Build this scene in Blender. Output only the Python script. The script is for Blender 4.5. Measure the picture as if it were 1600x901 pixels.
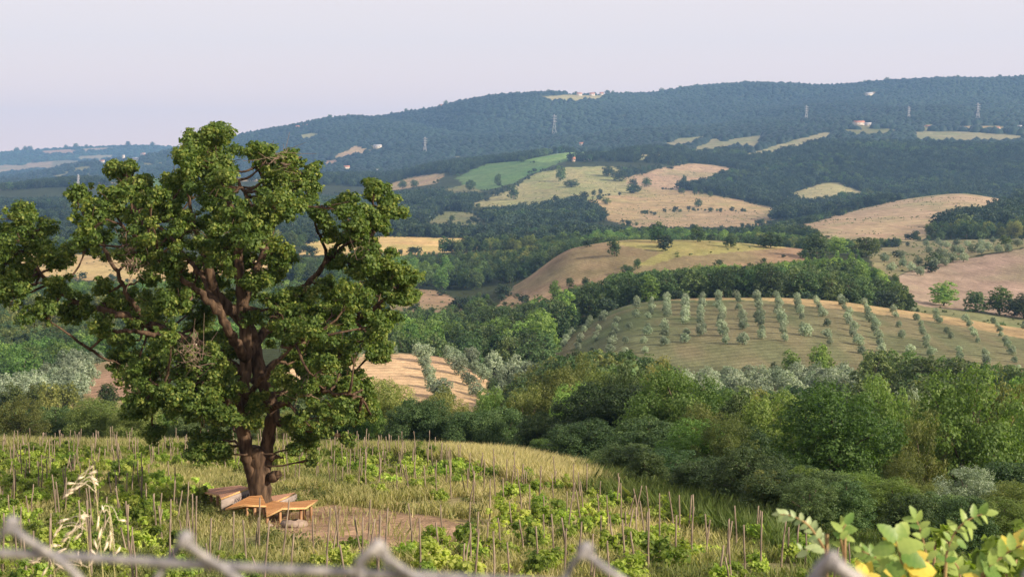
import bpy, math, random
import numpy as np
from mathutils import Vector, Matrix

for o in list(bpy.data.objects):
    bpy.data.objects.remove(o, do_unlink=True)
S = bpy.context.scene
COL = S.collection
F = 2600.0            # focal length in photo pixels (photo 1600 wide)
CX, CY = 800.0, 260.0  # level camera: the true horizon lies at row 260

# ------------------------------------------------------------------ camera
cam_d = bpy.data.cameras.new('camera')
cam_d.sensor_width = 36.0
cam_d.lens = 36.0 * F / 1600.0
cam_d.shift_y = -(450.5 - CY) / 1600.0
cam_d.clip_start = 0.05
cam_d.clip_end = 30000
cam_d.dof.use_dof = True
cam_d.dof.focus_distance = 60.0
cam_d.dof.aperture_fstop = 26.0
cam = bpy.data.objects.new('camera', cam_d)
cam.rotation_euler = (math.radians(90), 0, 0)
COL.objects.link(cam)
S.camera = cam

# ------------------------------------------------------------------ light
SUN_EL = math.radians(24)
SUN_AZ = math.radians(121)      # clockwise from the view direction (+Y): right and a little behind
w = bpy.data.worlds.new('World')
S.world = w
w.use_nodes = True
nt = w.node_tree
bg = nt.nodes['Background']
sky = nt.nodes.new('ShaderNodeTexSky')
sky.sky_type = 'NISHITA'
sky.sun_disc = False
sky.sun_elevation = SUN_EL
sky.sun_rotation = SUN_AZ
sky.air_density = 1.0
sky.dust_density = 3.0
sky.ozone_density = 1.0
sky.altitude = 200
mixs = nt.nodes.new('ShaderNodeMix')
mixs.data_type = 'RGBA'
mixs.inputs[0].default_value = 0.86
nt.links.new(sky.outputs[0], mixs.inputs[6])
tcw = nt.nodes.new('ShaderNodeTexCoord'); sxw = nt.nodes.new('ShaderNodeSeparateXYZ'); nt.links.new(tcw.outputs['Generated'], sxw.inputs[0])
elev = nt.nodes.new('ShaderNodeMapRange'); elev.inputs[1].default_value = -0.01; elev.inputs[2].default_value = 0.075; nt.links.new(sxw.outputs['Z'], elev.inputs[0])
grad = nt.nodes.new('ShaderNodeMix'); grad.data_type = 'RGBA'; nt.links.new(elev.outputs[0], grad.inputs[0])
grad.inputs[6].default_value = (11.6, 7.9, 6.3, 1)      # warmer and dustier just over the horizon
grad.inputs[7].default_value = (7.85, 6.9, 6.85, 1)
nt.links.new(grad.outputs[2], mixs.inputs[7])      # flat lavender summer haze over the whole sky
nt.links.new(mixs.outputs[2], bg.inputs[0])
bg.inputs[1].default_value = 0.0865
sl = bpy.data.lights.new('sun', 'SUN')
sl.energy = 5.0
sl.angle = math.radians(1.2)
sl.color = (1.0, 0.83, 0.62)
sun = bpy.data.objects.new('sun', sl)
sd = Vector((math.sin(SUN_AZ) * math.cos(SUN_EL), math.cos(SUN_AZ) * math.cos(SUN_EL), math.sin(SUN_EL)))
sun.rotation_euler = sd.to_track_quat('Z', 'Y').to_euler()
COL.objects.link(sun)
S.view_settings.view_transform = 'Standard'
S.view_settings.look = 'None'
S.view_settings.exposure = 0.63
S.view_settings.gamma = 1.0
S.render.engine = 'CYCLES'
S.cycles.max_bounces = 6
S.cycles.diffuse_bounces = 3
S.cycles.transmission_bounces = 4
S.cycles.transparent_max_bounces = 6
S.cycles.volume_bounces = 1
S.cycles.use_denoising = True
S.cycles.caustics_reflective = False
S.cycles.caustics_refractive = False

# ------------------------------------------------------------------ terrain function
US = np.array([-400, 0, 200, 400, 600, 700, 800, 900, 1000, 1100, 1200, 1300, 1400, 1500, 1600, 2000], float)
# (distance, image row of the ground at each US column)
ST = [
 (34,  [885]*16),
 (52,  [773,773,773,773,773,773,773,775,777,780,790,805,820,835,850,880]),
 (78,  [705,705,708,712,712,714,722,738,765,800,840,872,895,915,935,960]),
 (110, [740,738,738,735,735,745,760,785,800,815,830,840,850,850,850,850]),
 (160, [700,700,695,690,680,685,700,710,715,720,720,720,720,720,725,730]),
 (205, [665,655,650,645,632,640,655,655,645,635,632,632,636,640,645,660]),
 (262, [640,598,562,546,552,562,592,598,592,585,582,586,592,596,602,620]),
 (310, [665,640,600,600,590,600,590,560,522,517,515,522,535,545,555,580]),
 (380, [620,600,580,570,560,560,560,512,473,466,465,470,483,497,513,545]),
 (430, [590,575,555,545,540,540,530,515,500,490,488,492,500,510,525,550]),
 (520, [545,530,520,510,500,495,490,475,460,450,445,441,450,460,462,460]),
 (650, [475,470,465,470,480,482,448,387,375,375,383,395,402,393,380,370]),
 (750, [458,455,450,450,460,465,450,410,402,402,403,402,400,392,385,370]),
 (950, [402,398,393,390,395,398,398,392,386,385,383,376,374,372,370,360]),
 (1150,[390,386,376,370,370,373,384,375,366,366,364,352,348,346,346,345]),
 (1500,[350,350,350,350,355,350,350,350,345,352,348,336,316,305,316,320]),
 (1700,[340,340,335,330,335,335,335,322,328,328,332,335,325,322,325,325]),
 (2100,[322,320,315,310,305,300,290,285,288,288,298,290,300,295,300,300]),
 (2500,[300,292,280,278,284,264,252,240,240,252,256,243,242,243,245,250]),
 (2900,[310,300,290,286,272,258,246,238,235,226,220,213,215,218,218,220]),
 (3400,[298,292,286,270,252,243,233,222,212,204,197,194,193,192,192,190]),
 (4200,[285,280,272,245,215,205,194,185,178,172,168,160,158,154,150,150]),
 (5000,[282,276,264,213,184,168,158,150,148,136,132,136,132,131,130,132]),
 (6200,[275,265,256,242,225,215,205,195,190,185,180,178,176,175,175,180]),
 (7500,[262,242,232,240,246,250,252,252,252,252,252,252,252,252,252,252]),
 (9500,[266,264,264,264,264,264,264,264,264,264,264,264,264,264,264,264]),
]
NU, ND = 651, 900
UG = np.linspace(-400, 2000, NU)
LD = np.linspace(math.log(34), math.log(9500), ND)

def _pchip(x, y, xi):
    h = np.diff(x); d = np.diff(y, axis=0) / h[:, None]
    m = np.zeros_like(y)
    w1 = 2 * h[1:] + h[:-1]; w2 = h[1:] + 2 * h[:-1]
    same = (d[:-1] * d[1:]) > 0
    with np.errstate(divide='ignore', invalid='ignore'):
        mm = (w1 + w2)[:, None] / (w1[:, None] / d[:-1] + w2[:, None] / d[1:])
    m[1:-1] = np.where(same, mm, 0)
    m[0] = d[0]; m[-1] = d[-1]
    k = np.clip(np.searchsorted(x, xi) - 1, 0, len(x) - 2)
    t = ((xi - x[k]) / h[k])[:, None]; hh = h[k][:, None]
    return ((1 + 2*t) * (1-t)**2 * y[k] + t * (1-t)**2 * hh * m[k] + t*t*(3-2*t) * y[k+1] + t*t*(t-1) * hh * m[k+1])

_D = np.array([s[0] for s in ST], float)
_Y = np.array([s[1] for s in ST], float)
_Yu = _pchip(US, _Y.T.copy(), UG).T                  # stations x NU, smooth across columns
_T = (_Yu - CY) / F
_Zt = -_T * _D[:, None]
ZG = _pchip(np.log(_D), _Zt, LD)                      # ND x NU heights

def lattice(ix, iy, seed):
    n = (ix.astype(np.int64) * 374761393 + iy.astype(np.int64) * 668265263 + seed * 1274126177) & 0xffffffff
    n = ((n ^ (n >> 13)) * 1274126177) & 0xffffffff
    return ((n ^ (n >> 16)) & 0xffff) / 65535.0

def vnoise(x, y, seed=0):
    ix = np.floor(x); iy = np.floor(y)
    fx = x - ix; fy = y - iy
    fx = fx*fx*(3-2*fx); fy = fy*fy*(3-2*fy)
    a = lattice(ix, iy, seed); b = lattice(ix+1, iy, seed); c = lattice(ix, iy+1, seed); d = lattice(ix+1, iy+1, seed)
    return (a*(1-fx)+b*fx)*(1-fy) + (c*(1-fx)+d*fx)*fy - 0.5

def ground(X, Y):
    X = np.asarray(X, float); Y = np.asarray(Y, float)
    Ys = np.maximum(Y, 0.5)
    u = np.clip(CX + F * X / Ys, -400, 2000)
    ld = np.log(np.clip(Ys, 34, 9500))
    fu = (u + 400) / 2400 * (NU - 1); iu = np.clip(fu.astype(int), 0, NU-2); fu = fu - iu
    fd = (ld - LD[0]) / (LD[-1] - LD[0]) * (ND - 1); idd = np.clip(fd.astype(int), 0, ND-2); fd = fd - idd
    z = (ZG[idd, iu]*(1-fu) + ZG[idd, iu+1]*fu)*(1-fd) + (ZG[idd+1, iu]*(1-fu) + ZG[idd+1, iu+1]*fu)*fd
    # the bank in front of the fence, then the even vineyard slope
    zn = np.interp(Y, [-50, 3.0, 4.5, 9.0, 14, 34], [-1.65, -1.65, -2.3, -5.0, -5.75, ZG[0, 0]])
    z = np.where(Y < 34, zn, z)
    a1 = np.clip((Y - 140) / 400, 0, 1)
    z = z + a1 * 1.1 * vnoise(X/45, Y/45, 1) + np.clip((Y-600)/800, 0, 1) * 4.0 * vnoise(X/130, Y/130, 2)
    rid = np.clip((Y - 2800) / 900, 0, 1) * np.clip((5100 - Y) / 500, 0, 1)
    r = np.abs(vnoise(X/520 + Y/1500, Y/1500, 3)) * 2
    z = z + rid * (-44 * (1 - r)**2 + 24) + rid * 26 * vnoise(X/230, Y/300, 4)
    z = z + np.clip((Y - 5600) / 600, 0, 1) * 26 * vnoise(X/420, Y/420, 6)
    z = z + np.where((Y > 14) & (Y < 140), 0.16 * vnoise(X/2.6, Y/2.6, 5), 0)
    return z

def px_dir(u, y):
    return (u - CX) / F, -(y - CY) / F

_DS = np.exp(np.linspace(math.log(15), math.log(9000), 3000))
def hit(u, y, dmin=0.0):
    """the ground point that is seen at photo pixel (u, y)"""
    a, b = px_dir(u, y)
    zz = ground(a * _DS, _DS)
    ok = (zz >= b * _DS) & (_DS > dmin)
    if not ok.any():
        return None
    d = float(_DS[np.argmax(ok)])
    return np.array([a * d, d, float(ground(a*d, d))])

# horizon slope table for visibility
_vu = np.linspace(-60, 1660, 345)
_vz = ground(((_vu - CX) / F)[None, :] * _DS[:, None], np.repeat(_DS[:, None], len(_vu), 1)) / _DS[:, None]
_vm = np.maximum.accumulate(_vz, axis=0)
def visible(X, Y, Ztop):
    u = CX + F * X / Y
    iu = np.clip(np.round((u + 60) / 1720 * 344).astype(int), 0, 344)
    k = np.clip(np.searchsorted(_DS, Y) - 8, 0, len(_DS)-1)
    return (u > -60) & (u < 1660) & (Ztop / Y >= _vm[k, iu] - 0.0006)

def pix(X, Y, Z):
    return CX + F * X / Y, CY - F * Z / Y

def in_poly(u, y, poly):
    inside = np.zeros(u.shape, bool)
    n = len(poly)
    for i in range(n):
        x1, y1 = poly[i]; x2, y2 = poly[(i+1) % n]
        if y1 == y2: continue
        c = ((y1 > y) != (y2 > y)) & (u < (x2-x1) * (y-y1) / (y2-y1) + x1)
        inside ^= c
    return inside

STRAW = (0.42, 0.31, 0.15); TAN = (0.30, 0.22, 0.13); PINK = (0.285, 0.215, 0.165); PALE = (0.30, 0.27, 0.14)
BROWN = (0.26, 0.185, 0.115); GREEN = (0.10, 0.165, 0.06); DULL = (0.17, 0.165, 0.08); WHEAT = (0.50, 0.36, 0.16)
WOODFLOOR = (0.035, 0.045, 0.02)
# name, distance range, colour, polygon in photo pixels (turned into ground areas through the terrain)
FIELDS = [
 (840, 1320, WHEAT, [(470,378),(540,374),(600,369),(700,372),(795,377),(803,384),(740,391),(690,396),(640,399),(470,399)]),
 (820, 1320, PALE, [(795,379),(835,383),(830,388),(800,386)]),
 (650, 1300, STRAW, [(-300,392),(60,395),(180,400),(300,405),(420,405),(420,440),(180,442),(0,425),(-300,430)]),
 (440, 730, BROWN, [(772,482),(800,445),(840,408),(880,385),(960,372),(1060,368),(1150,378),(1250,385),(1262,408),(1180,420),(1060,430),(1000,442),(900,464),(830,482),(790,488)]),
 (440, 730, (0.33,0.275,0.115), [(940,377),(1060,371),(1180,382),(1240,387),(1150,393),(1070,400),(1020,414),(992,416),(1040,394),(980,384)]),
 (440, 730, TAN, [(810,470),(850,455),(930,452),(900,464),(830,482),(800,484)]),
 (400, 860, BROWN, [(610,450),(680,453),(712,468),(722,488),(610,490)]),
 (395, 760, PINK, [(1400,432),(1450,415),(1530,400),(1600,388),(2000,370),(2000,520),(1600,505),(1540,485),(1430,480)]),
 (520, 930, (0.20,0.18,0.10), [(1360,402),(1380,386),(1450,372),(1560,365),(2000,340),(2000,368),(1600,386),(1530,398),(1440,414),(1400,432),(1370,428)]),
 (930, 1650, (0.34,0.255,0.165), [(1205,364),(1280,345),(1350,325),(1450,303),(1520,300),(1590,312),(1560,332),(1500,348),(1440,374),(1400,382),(1330,380)]),
 (1400, 2400, PALE, [(1215,309),(1285,286),(1310,286),(1358,305),(1270,324)]),
 (1250, 2150, (0.33,0.245,0.13), [(905,318),(960,298),(1010,290),(1090,299),(1180,318),(1230,330),(1190,352),(1130,358),(1000,357),(950,345)]),
 (1250, 1800, TAN, [(970,350),(1010,334),(1070,329),(1150,330),(1225,333),(1190,352),(1130,358),(1000,357)]),
 (1400, 2450, (0.27,0.25,0.12), [(735,320),(790,300),(840,270),(900,260),(960,260),(985,283),(990,302),(950,306),(905,316),(860,326),(800,336),(745,338)]),
 (1850, 2800, GREEN, [(712,277),(760,256),(830,250),(870,240),(960,233),(1000,237),(960,244),(900,247),(850,262),(800,287),(760,297),(728,293)]),
 (1850, 2800, (0.17,0.26,0.09), [(820,250),(870,240),(960,233),(1000,237),(960,244),(900,247),(850,254)]),
 (1600, 2700, (0.35,0.25,0.16), [(975,278),(1040,262),(1080,255),(1130,260),(1172,271),(1130,276),(1090,292),(1040,297),(990,292)]),
 (1700, 2900, PALE, [(995,242),(1065,240),(1072,247),(1000,249)]),
 (1900, 2900, TAN, [(586,294),(640,277),(696,270),(684,286),(640,293),(600,300)]),
 (1500, 2400, DULL, [(672,302),(730,288),(762,303),(720,312),(690,308)]),
 (1300, 2200, DULL, [(652,347),(700,329),(765,336),(740,353)]),
 (2500, 3600, (0.23,0.215,0.125), [(1073,238),(1120,213),(1130,221),(1195,209),(1190,230),(1090,242)]),
 (2500, 3600, (0.26,0.24,0.14), [(1150,246),(1220,225),(1290,206),(1315,212),(1240,237),(1180,247)]),
 (2500, 3700, (0.23,0.215,0.125), [(1425,206),(1500,205),(1600,212),(1600,222),(1500,226),(1430,222)]),
 (2700, 3700, DULL, [(1310,203),(1400,201),(1410,212),(1330,214)]),
 (2600, 3700, (0.23,0.215,0.125), [(1030,228),(1060,216),(1110,212),(1100,222),(1050,234)]),
 (2600, 3700, (0.23,0.215,0.125), [(1225,196),(1275,192),(1290,197),(1230,202)]),
 (2600, 3700, TAN, [(1480,197),(1560,196),(1600,202),(1500,203)]),
 (3000, 4600, (0.36,0.27,0.17), [(518,246),(555,227),(588,238),(550,247)]),
 (2600, 4600, (0.33,0.22,0.15), [(504,251),(530,249),(532,261),(505,263)]),
 (4000, 5050, PALE, [(838,153),(900,146),(952,149),(930,157),(860,158)]),
 (4000, 5050, PALE, [(458,213),(490,207),(514,212),(480,219)]),
 (4000, 5050, TAN, [(1345,145),(1370,143),(1370,148),(1350,149)]),
 (2100, 2850, (0.31,0.25,0.15), [(-300,296),(0,288),(60,279),(140,274),(300,276),(430,277),(430,283),(300,284),(200,288),(100,284),(0,298),(-300,310)]),
 (2100, 2850, GREEN, [(190,277),(270,275),(300,290),(180,293)]),
 (1200, 1900, DULL, [(-300,328),(100,328),(115,344),(-300,346)]),
 (5600, 7500, (0.34,0.22,0.16), [(64,236),(115,232),(116,241),(70,242)]),
 (5600, 7500, (0.30,0.22,0.15), [(38,255),(82,252),(80,262),(40,262)]),
 (5600, 7500, (0.28,0.22,0.15), [(-60,262),(30,257),(50,268),(-60,274)]),
 (5600, 7500, (0.32,0.24,0.17), [(125,231),(172,230),(168,236),(128,237)]),
 (5600, 7500, (0.26,0.22,0.15), [(120,244),(180,242),(175,250),(122,251)]),
 (168, 290, (0.46,0.34,0.20), [(440,560),(530,556),(600,548),(650,550),(705,560),(775,603),(745,642),(660,648),(560,646),(440,640)]),
 (262, 330, DULL, [(585,520),(640,512),(645,552),(585,552)]),
 (240, 392, (0.125,0.135,0.07), [(860,552),(900,508),(950,485),(1010,463),(1250,460),(1400,480),(1600,505),(2000,530),(2000,610),(1600,608),(1400,590),(1200,584),(1072,592),(1000,600),(900,600),(868,575)]),
 (345, 400, (0.33,0.25,0.13), [(1010,463),(1250,460),(1400,478),(1600,503),(2000,530),(2000,560),(1600,530),(1450,500),(1330,485),(1200,470),(1050,468)]),
 (392, 500, (0.17,0.18,0.09), [(1415,474),(1600,496),(2000,530),(2000,560),(1600,520),(1440,500)]),
 (178, 250, (0.22,0.19,0.10), [(1066,575),(1200,575),(1350,590),(1356,675),(1066,675)]),
 (165, 275, (0.27,0.22,0.12), [(-300,640),(0,592),(60,562),(150,534),(215,534),(235,640),(0,640),(-300,660)]),
 (165, 275, (0.33,0.22,0.15), [(135,590),(150,570),(190,560),(210,625),(140,625)]),
]
for x_, y_, w_ in [(590,232,12),(541,264,10),(592,268,9),(1342,196,18),(1356,197,12),(1452,199,14),(1556,202,12),(1594,200,8),(909,228,9)]:
    FIELDS.append((2350, 4600, DULL, [(x_-w_*.8,y_-5),(x_+w_*.8,y_-5),(x_+w_*.9,y_+5),(x_-w_*.9,y_+5)]))
for x_, y_, w_ in [(193,255,7),(160,255,10),(174,258,8),(231,258,13),(213,252,12),(118,266,8),(128,265,6),(137,263,7),(103,272,7),(85,278,7),(95,276,6),(224,242,8),(228,275,14),(140,274,6),(250,257,8),(1358,150,12)]:
    FIELDS.append((3600, 7500, DULL, [(x_-w_*.7,y_-4),(x_+w_*.7,y_-4),(x_+w_*.7,y_+4),(x_-w_*.7,y_+4)]))
def field_of(X, Y, Z, wob=True):
    u, y = pix(X, Y, Z)
    if wob:
        y = y + 2.2 * vnoise(X/18, Y/18, 11); u = u + 8 * vnoise(X/25, Y/25, 12)
    idx = np.full(np.shape(X), -1)
    for i, (d0, d1, c, poly) in enumerate(FIELDS):
        m = (Y > d0) & (Y < d1)
        if m.any():
            idx[m & in_poly(u, y, poly)] = i
    return idx

# near ground zones (photo pixels on the vineyard slope)
DIRT = [(412,806),(460,800),(520,788),(600,796),(680,806),(750,828),(740,850),(640,862),(540,856),(470,844),(420,830)]
CLEAR = [(180,750),(300,738),(440,742),(520,768),(620,778),(730,800),(800,836),(760,856),(560,858),(420,836),(330,806),(280,772)]
PALEGRASS = [(680,714),(780,704),(880,732),(960,775),(900,775),(830,770),(740,738)]

# ------------------------------------------------------------------ materials
def mat_base(name):
    m = bpy.data.materials.new(name); m.use_nodes = True
    n = m.node_tree.nodes; l = m.node_tree.links
    b = n['Principled BSDF']
    return m, n, l, b

def m_plain(name, c1, c2=None, scale=20.0, rough=0.8, bump=0.0, stretch=(1,1,1), spec=0.3, metal=0.0):
    m, n, l, b = mat_base(name)
    b.inputs['Roughness'].default_value = rough
    b.inputs['Specular IOR Level'].default_value = spec
    b.inputs['Metallic'].default_value = metal
    tc = n.new('ShaderNodeTexCoord'); mp = n.new('ShaderNodeMapping'); mp.inputs['Scale'].default_value = stretch
    l.new(tc.outputs['Object'], mp.inputs[0])
    no = n.new('ShaderNodeTexNoise'); no.inputs['Scale'].default_value = scale; no.inputs['Detail'].default_value = 6
    l.new(mp.outputs[0], no.inputs['Vector'])
    r = n.new('ShaderNodeValToRGB')
    r.color_ramp.elements[0].position = 0.35; r.color_ramp.elements[1].position = 0.65
    r.color_ramp.elements[0].color = (*c1, 1); r.color_ramp.elements[1].color = (*(c2 or c1), 1)
    l.new(no.outputs[0], r.inputs[0]); l.new(r.outputs[0], b.inputs['Base Color'])
    if bump:
        bp = n.new('ShaderNodeBump'); bp.inputs['Strength'].default_value = bump; bp.inputs['Distance'].default_value = 0.02
        l.new(no.outputs[0], bp.inputs['Height']); l.new(bp.outputs[0], b.inputs['Normal'])
    return m

def m_leaf(name, dark, mid, light, trans=0.35, objvar=0.10, rough=0.55, brown=None, spec=0.25):
    """leaf colour from a per-leaf value, a per-clump value and the plant's own random shift"""
    m, n, l, b = mat_base(name)
    at = n.new('ShaderNodeAttribute'); at.attribute_name = 'rnd'
    ac = n.new('ShaderNodeAttribute'); ac.attribute_name = 'clump'
    oi = n.new('ShaderNodeObjectInfo')
    s1 = n.new('ShaderNodeMath'); s1.operation = 'MULTIPLY_ADD'; s1.inputs[1].default_value = 0.45; l.new(at.outputs['Fac'], s1.inputs[0])
    s2 = n.new('ShaderNodeMath'); s2.operation = 'MULTIPLY_ADD'; s2.inputs[1].default_value = 0.55; l.new(ac.outputs['Fac'], s2.inputs[0])
    l.new(s2.outputs[0], s1.inputs[2])
    o1 = n.new('ShaderNodeMath'); o1.operation = 'MULTIPLY_ADD'; o1.inputs[1].default_value = 0.5; o1.inputs[2].default_value = -0.25
    l.new(oi.outputs['Random'], o1.inputs[0]); l.new(o1.outputs[0], s2.inputs[2])
    r = n.new('ShaderNodeValToRGB')
    e = r.color_ramp.elements
    e[0].position = 0.0; e[0].color = (*dark, 1); e[1].position = 1.0; e[1].color = (*light, 1)
    x = e.new(0.5); x.color = (*mid, 1)
    if brown:
        e[-1].position = 0.93
        x = e.new(0.985); x.color = (*brown, 1)
    l.new(s1.outputs[0], r.inputs[0])
    hs = n.new('ShaderNodeHueSaturation')
    l.new(r.outputs[0], hs.inputs['Color'])
    hv = n.new('ShaderNodeMath'); hv.operation = 'MULTIPLY_ADD'; hv.inputs[1].default_value = objvar; hv.inputs[2].default_value = 0.5 - objvar/2
    rr = n.new('ShaderNodeTexWhiteNoise'); rr.noise_dimensions = '1D'; l.new(oi.outputs['Random'], rr.inputs['W'])
    l.new(rr.outputs['Value'], hv.inputs[0]); l.new(hv.outputs[0], hs.inputs['Hue'])
    vv = n.new('ShaderNodeMath'); vv.operation = 'MULTIPLY_ADD'; vv.inputs[1].default_value = 0.75; vv.inputs[2].default_value = 0.68
    rr2 = n.new('ShaderNodeTexWhiteNoise'); rr2.noise_dimensions = '1D'
    ad = n.new('ShaderNodeMath'); ad.operation = 'ADD'; ad.inputs[1].default_value = 3.7; l.new(oi.outputs['Random'], ad.inputs[0]); l.new(ad.outputs[0], rr2.inputs['W'])
    l.new(rr2.outputs['Value'], vv.inputs[0]); l.new(vv.outputs[0], hs.inputs['Value'])
    l.new(hs.outputs[0], b.inputs['Base Color'])
    b.inputs['Roughness'].default_value = rough; b.inputs['Specular IOR Level'].default_value = spec
    tr = n.new('ShaderNodeBsdfTranslucent'); mx = n.new('ShaderNodeMixShader'); mx.inputs[0].default_value = trans
    bc = n.new('ShaderNodeMixRGB'); bc.blend_type = 'MULTIPLY'; bc.inputs[0].default_value = 1; bc.inputs[2].default_value = (1.5, 1.6, 0.7, 1)
    l.new(hs.outputs[0], bc.inputs[1]); l.new(bc.outputs[0], tr.inputs[0])
    l.new(b.outputs[0], mx.inputs[1]); l.new(tr.outputs[0], mx.inputs[2])
    l.new(mx.outputs[0], n['Material Output'].inputs[0])
    return m

M_BARK = m_plain('oak_bark', (0.035,0.024,0.018), (0.125,0.085,0.058), 9, 0.95, 1.0, (1,1,0.25), 0.1)
M_BARK2 = m_plain('grey_bark', (0.06,0.05,0.04), (0.15,0.12,0.09), 8, 0.95, 0.4, (1,1,0.3), 0.1)
M_OAK = m_leaf('oak_leaves', (0.030,0.064,0.017), (0.084,0.136,0.030), (0.265,0.285,0.070), 0.38, 0.0)
M_BRIGHT = m_leaf('bright_leaves', (0.045,0.095,0.024), (0.118,0.205,0.052), (0.225,0.315,0.095), 0.40, 0.03)
M_DARK = m_leaf('dark_leaves', (0.026,0.056,0.022), (0.062,0.108,0.040), (0.125,0.180,0.066), 0.30, 0.04)
M_YELLOW = m_leaf('olive_toned_leaves', (0.050,0.074,0.024), (0.135,0.168,0.050), (0.280,0.290,0.100), 0.36, 0.04)
M_SILVER = m_leaf('olive_tree_leaves', (0.10,0.145,0.095), (0.215,0.275,0.195), (0.37,0.43,0.33), 0.24, 0.02, 0.5)
M_WOOD = m_leaf('woodland_leaves', (0.030,0.062,0.026), (0.068,0.118,0.046), (0.130,0.190,0.070), 0.30, 0.06)
M_VINE = m_leaf('vine_leaves', (0.10,0.175,0.03), (0.245,0.325,0.065), (0.44,0.49,0.14), 0.48, 0.02)
M_GRASS = m_leaf('grass_blades', (0.10,0.16,0.045), (0.31,0.315,0.135), (0.62,0.54,0.33), 0.40, 0.0)
M_STAKE = m_plain('weathered_wood', (0.12,0.095,0.075), (0.30,0.245,0.19), 14, 0.9, 0.4, (1,1,0.2), 0.1)
M_WIRE = m_plain('galvanised_wire', (0.13,0.135,0.16), (0.30,0.295,0.30), 220, 0.55, 0.2, (1,1,1), 0.5, 0.35)

# ------------------------------------------------------------------ mesh helpers
def mesh_np(name, V, Fq, mat=None, rnd=None, clump=None, smooth=False, mats=None, mat_idx=None):
    V = np.asarray(V, np.float32).reshape(-1, 3)
    me = bpy.data.meshes.new(name)
    if isinstance(Fq, np.ndarray):
        k = Fq.shape[1]; nf = len(Fq)
        loops = Fq.astype(np.int32).ravel(); starts = np.arange(nf, dtype=np.int32) * k
    else:
        nf = len(Fq); lens = np.array([len(f) for f in Fq], np.int32)
        loops = np.array([i for f in Fq for i in f], np.int32); starts = np.concatenate([[0], np.cumsum(lens)[:-1]]).astype(np.int32)
    me.vertices.add(len(V)); me.vertices.foreach_set('co', V.ravel())
    me.loops.add(len(loops)); me.loops.foreach_set('vertex_index', loops)
    me.polygons.add(nf); me.polygons.foreach_set('loop_start', starts)
    if smooth:
        me.polygons.foreach_set('use_smooth', np.ones(nf, bool))
    if mats:
        for m_ in mats: me.materials.append(m_)
        me.polygons.foreach_set('material_index', np.asarray(mat_idx, np.int32))
    elif mat:
        me.materials.append(mat)
    for nm, a in (('rnd', rnd), ('clump', clump)):
        if a is not None:
            at = me.attributes.new(nm, 'FLOAT', 'FACE'); at.data.foreach_set('value', np.asarray(a, np.float32))
    me.update(calc_edges=True)
    return me

def link(name, me, parent=None, loc=None):
    o = bpy.data.objects.new(name, me); COL.objects.link(o)
    if parent: o.parent = parent
    if loc is not None: o.location = loc
    return o

def empty(name, loc, rz=0.0):
    o = bpy.data.objects.new(name, None); COL.objects.link(o); o.location = loc; o.rotation_euler = (0, 0, rz)
    return o

def tag(o, label=None, cat=None, group=None, kind=None):
    if label: o['label'] = label
    if cat: o['category'] = cat
    if group: o['group'] = group
    if kind: o['kind'] = kind
    return o

def norm(a):
    return a / np.maximum(np.linalg.norm(a, axis=-1, keepdims=True), 1e-9)

class Geo:
    """collects pieces of one mesh"""
    def __init__(s): s.V = []; s.F = []; s.n = 0; s.mi = []; s.r = []; s.c = []
    def add(s, V, Fc, mi=0, r=0.5, c=0.5):
        V = np.asarray(V, float).reshape(-1, 3)
        s.V.append(V)
        for f in Fc: s.F.append(tuple(int(i) + s.n for i in f)); s.mi.append(mi); s.r.append(r); s.c.append(c)
        s.n += len(V)
    def box(s, a, b, mi=0):
        x0, y0, z0 = a; x1, y1, z1 = b
        s.add([(x0,y0,z0),(x1,y0,z0),(x1,y1,z0),(x0,y1,z0),(x0,y0,z1),(x1,y0,z1),(x1,y1,z1),(x0,y1,z1)],
              [(0,3,2,1),(4,5,6,7),(0,1,5,4),(1,2,6,5),(2,3,7,6),(3,0,4,7)], mi)
    def tube(s, P, R, sides=8, mi=0, rough=0.0, rng=None, caps=True):
        P = np.asarray(P, float); R = np.asarray(R, float) * np.ones(len(P))
        T = np.gradient(P, axis=0); T = norm(T)
        ref = np.array([0.13, 0.99, 0.05]) if abs(T[0][1]) < 0.9 else np.array([1.0, 0.1, 0])
        base = s.n; V = []
        A = norm(np.cross(T[0], ref))
        for i in range(len(P)):
            A = norm(A - np.dot(A, T[i]) * T[i]); B = np.cross(T[i], A)
            for k in range(sides):
                t = 2 * math.pi * k / sides
                rr = R[i] * (1 + (rough * (rng.random() - 0.5) * 2 if rng is not None else 0))
                V.append(P[i] + rr * (math.cos(t) * A + math.sin(t) * B))
        Fc = []
        for i in range(len(P)-1):
            for k in range(sides):
                a = i*sides + k; b = i*sides + (k+1) % sides
                Fc.append((a, b, b + sides, a + sides))
        if caps:
            Fc.append(tuple(range(sides-1, -1, -1))); Fc.append(tuple((len(P)-1)*sides + k for k in range(sides)))
        s.add(V, Fc, mi)
    def mesh(s, name, mat=None, mats=None, smooth=False, rc=False):
        return mesh_np(name, np.concatenate(s.V), s.F, mat, s.r if rc else None, s.c if rc else None, smooth, mats, s.mi if mats else None)

def smooth_path(P, n=4, jit=0.0, rng=None):
    P = np.asarray(P, float)
    if len(P) < 3:
        t = np.linspace(0, 1, 2 * n)[:, None]; Q = P[0] * (1-t) + P[-1] * t
    else:
        Q = []
        E = np.vstack([2*P[0]-P[1], P, 2*P[-1]-P[-2]])
        for i in range(1, len(E)-2):
            for k in range(n):
                t = k / n
                Q.append(0.5 * ((2*E[i]) + (-E[i-1]+E[i+1])*t + (2*E[i-1]-5*E[i]+4*E[i+1]-E[i+2])*t*t + (-E[i-1]+3*E[i]-3*E[i+1]+E[i+2])*t**3))
        Q.append(P[-1]); Q = np.array(Q)
    if jit and rng is not None:
        Q[1:-1] += (rng.random((len(Q)-2, 3)) - 0.5) * jit
    return Q

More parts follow.
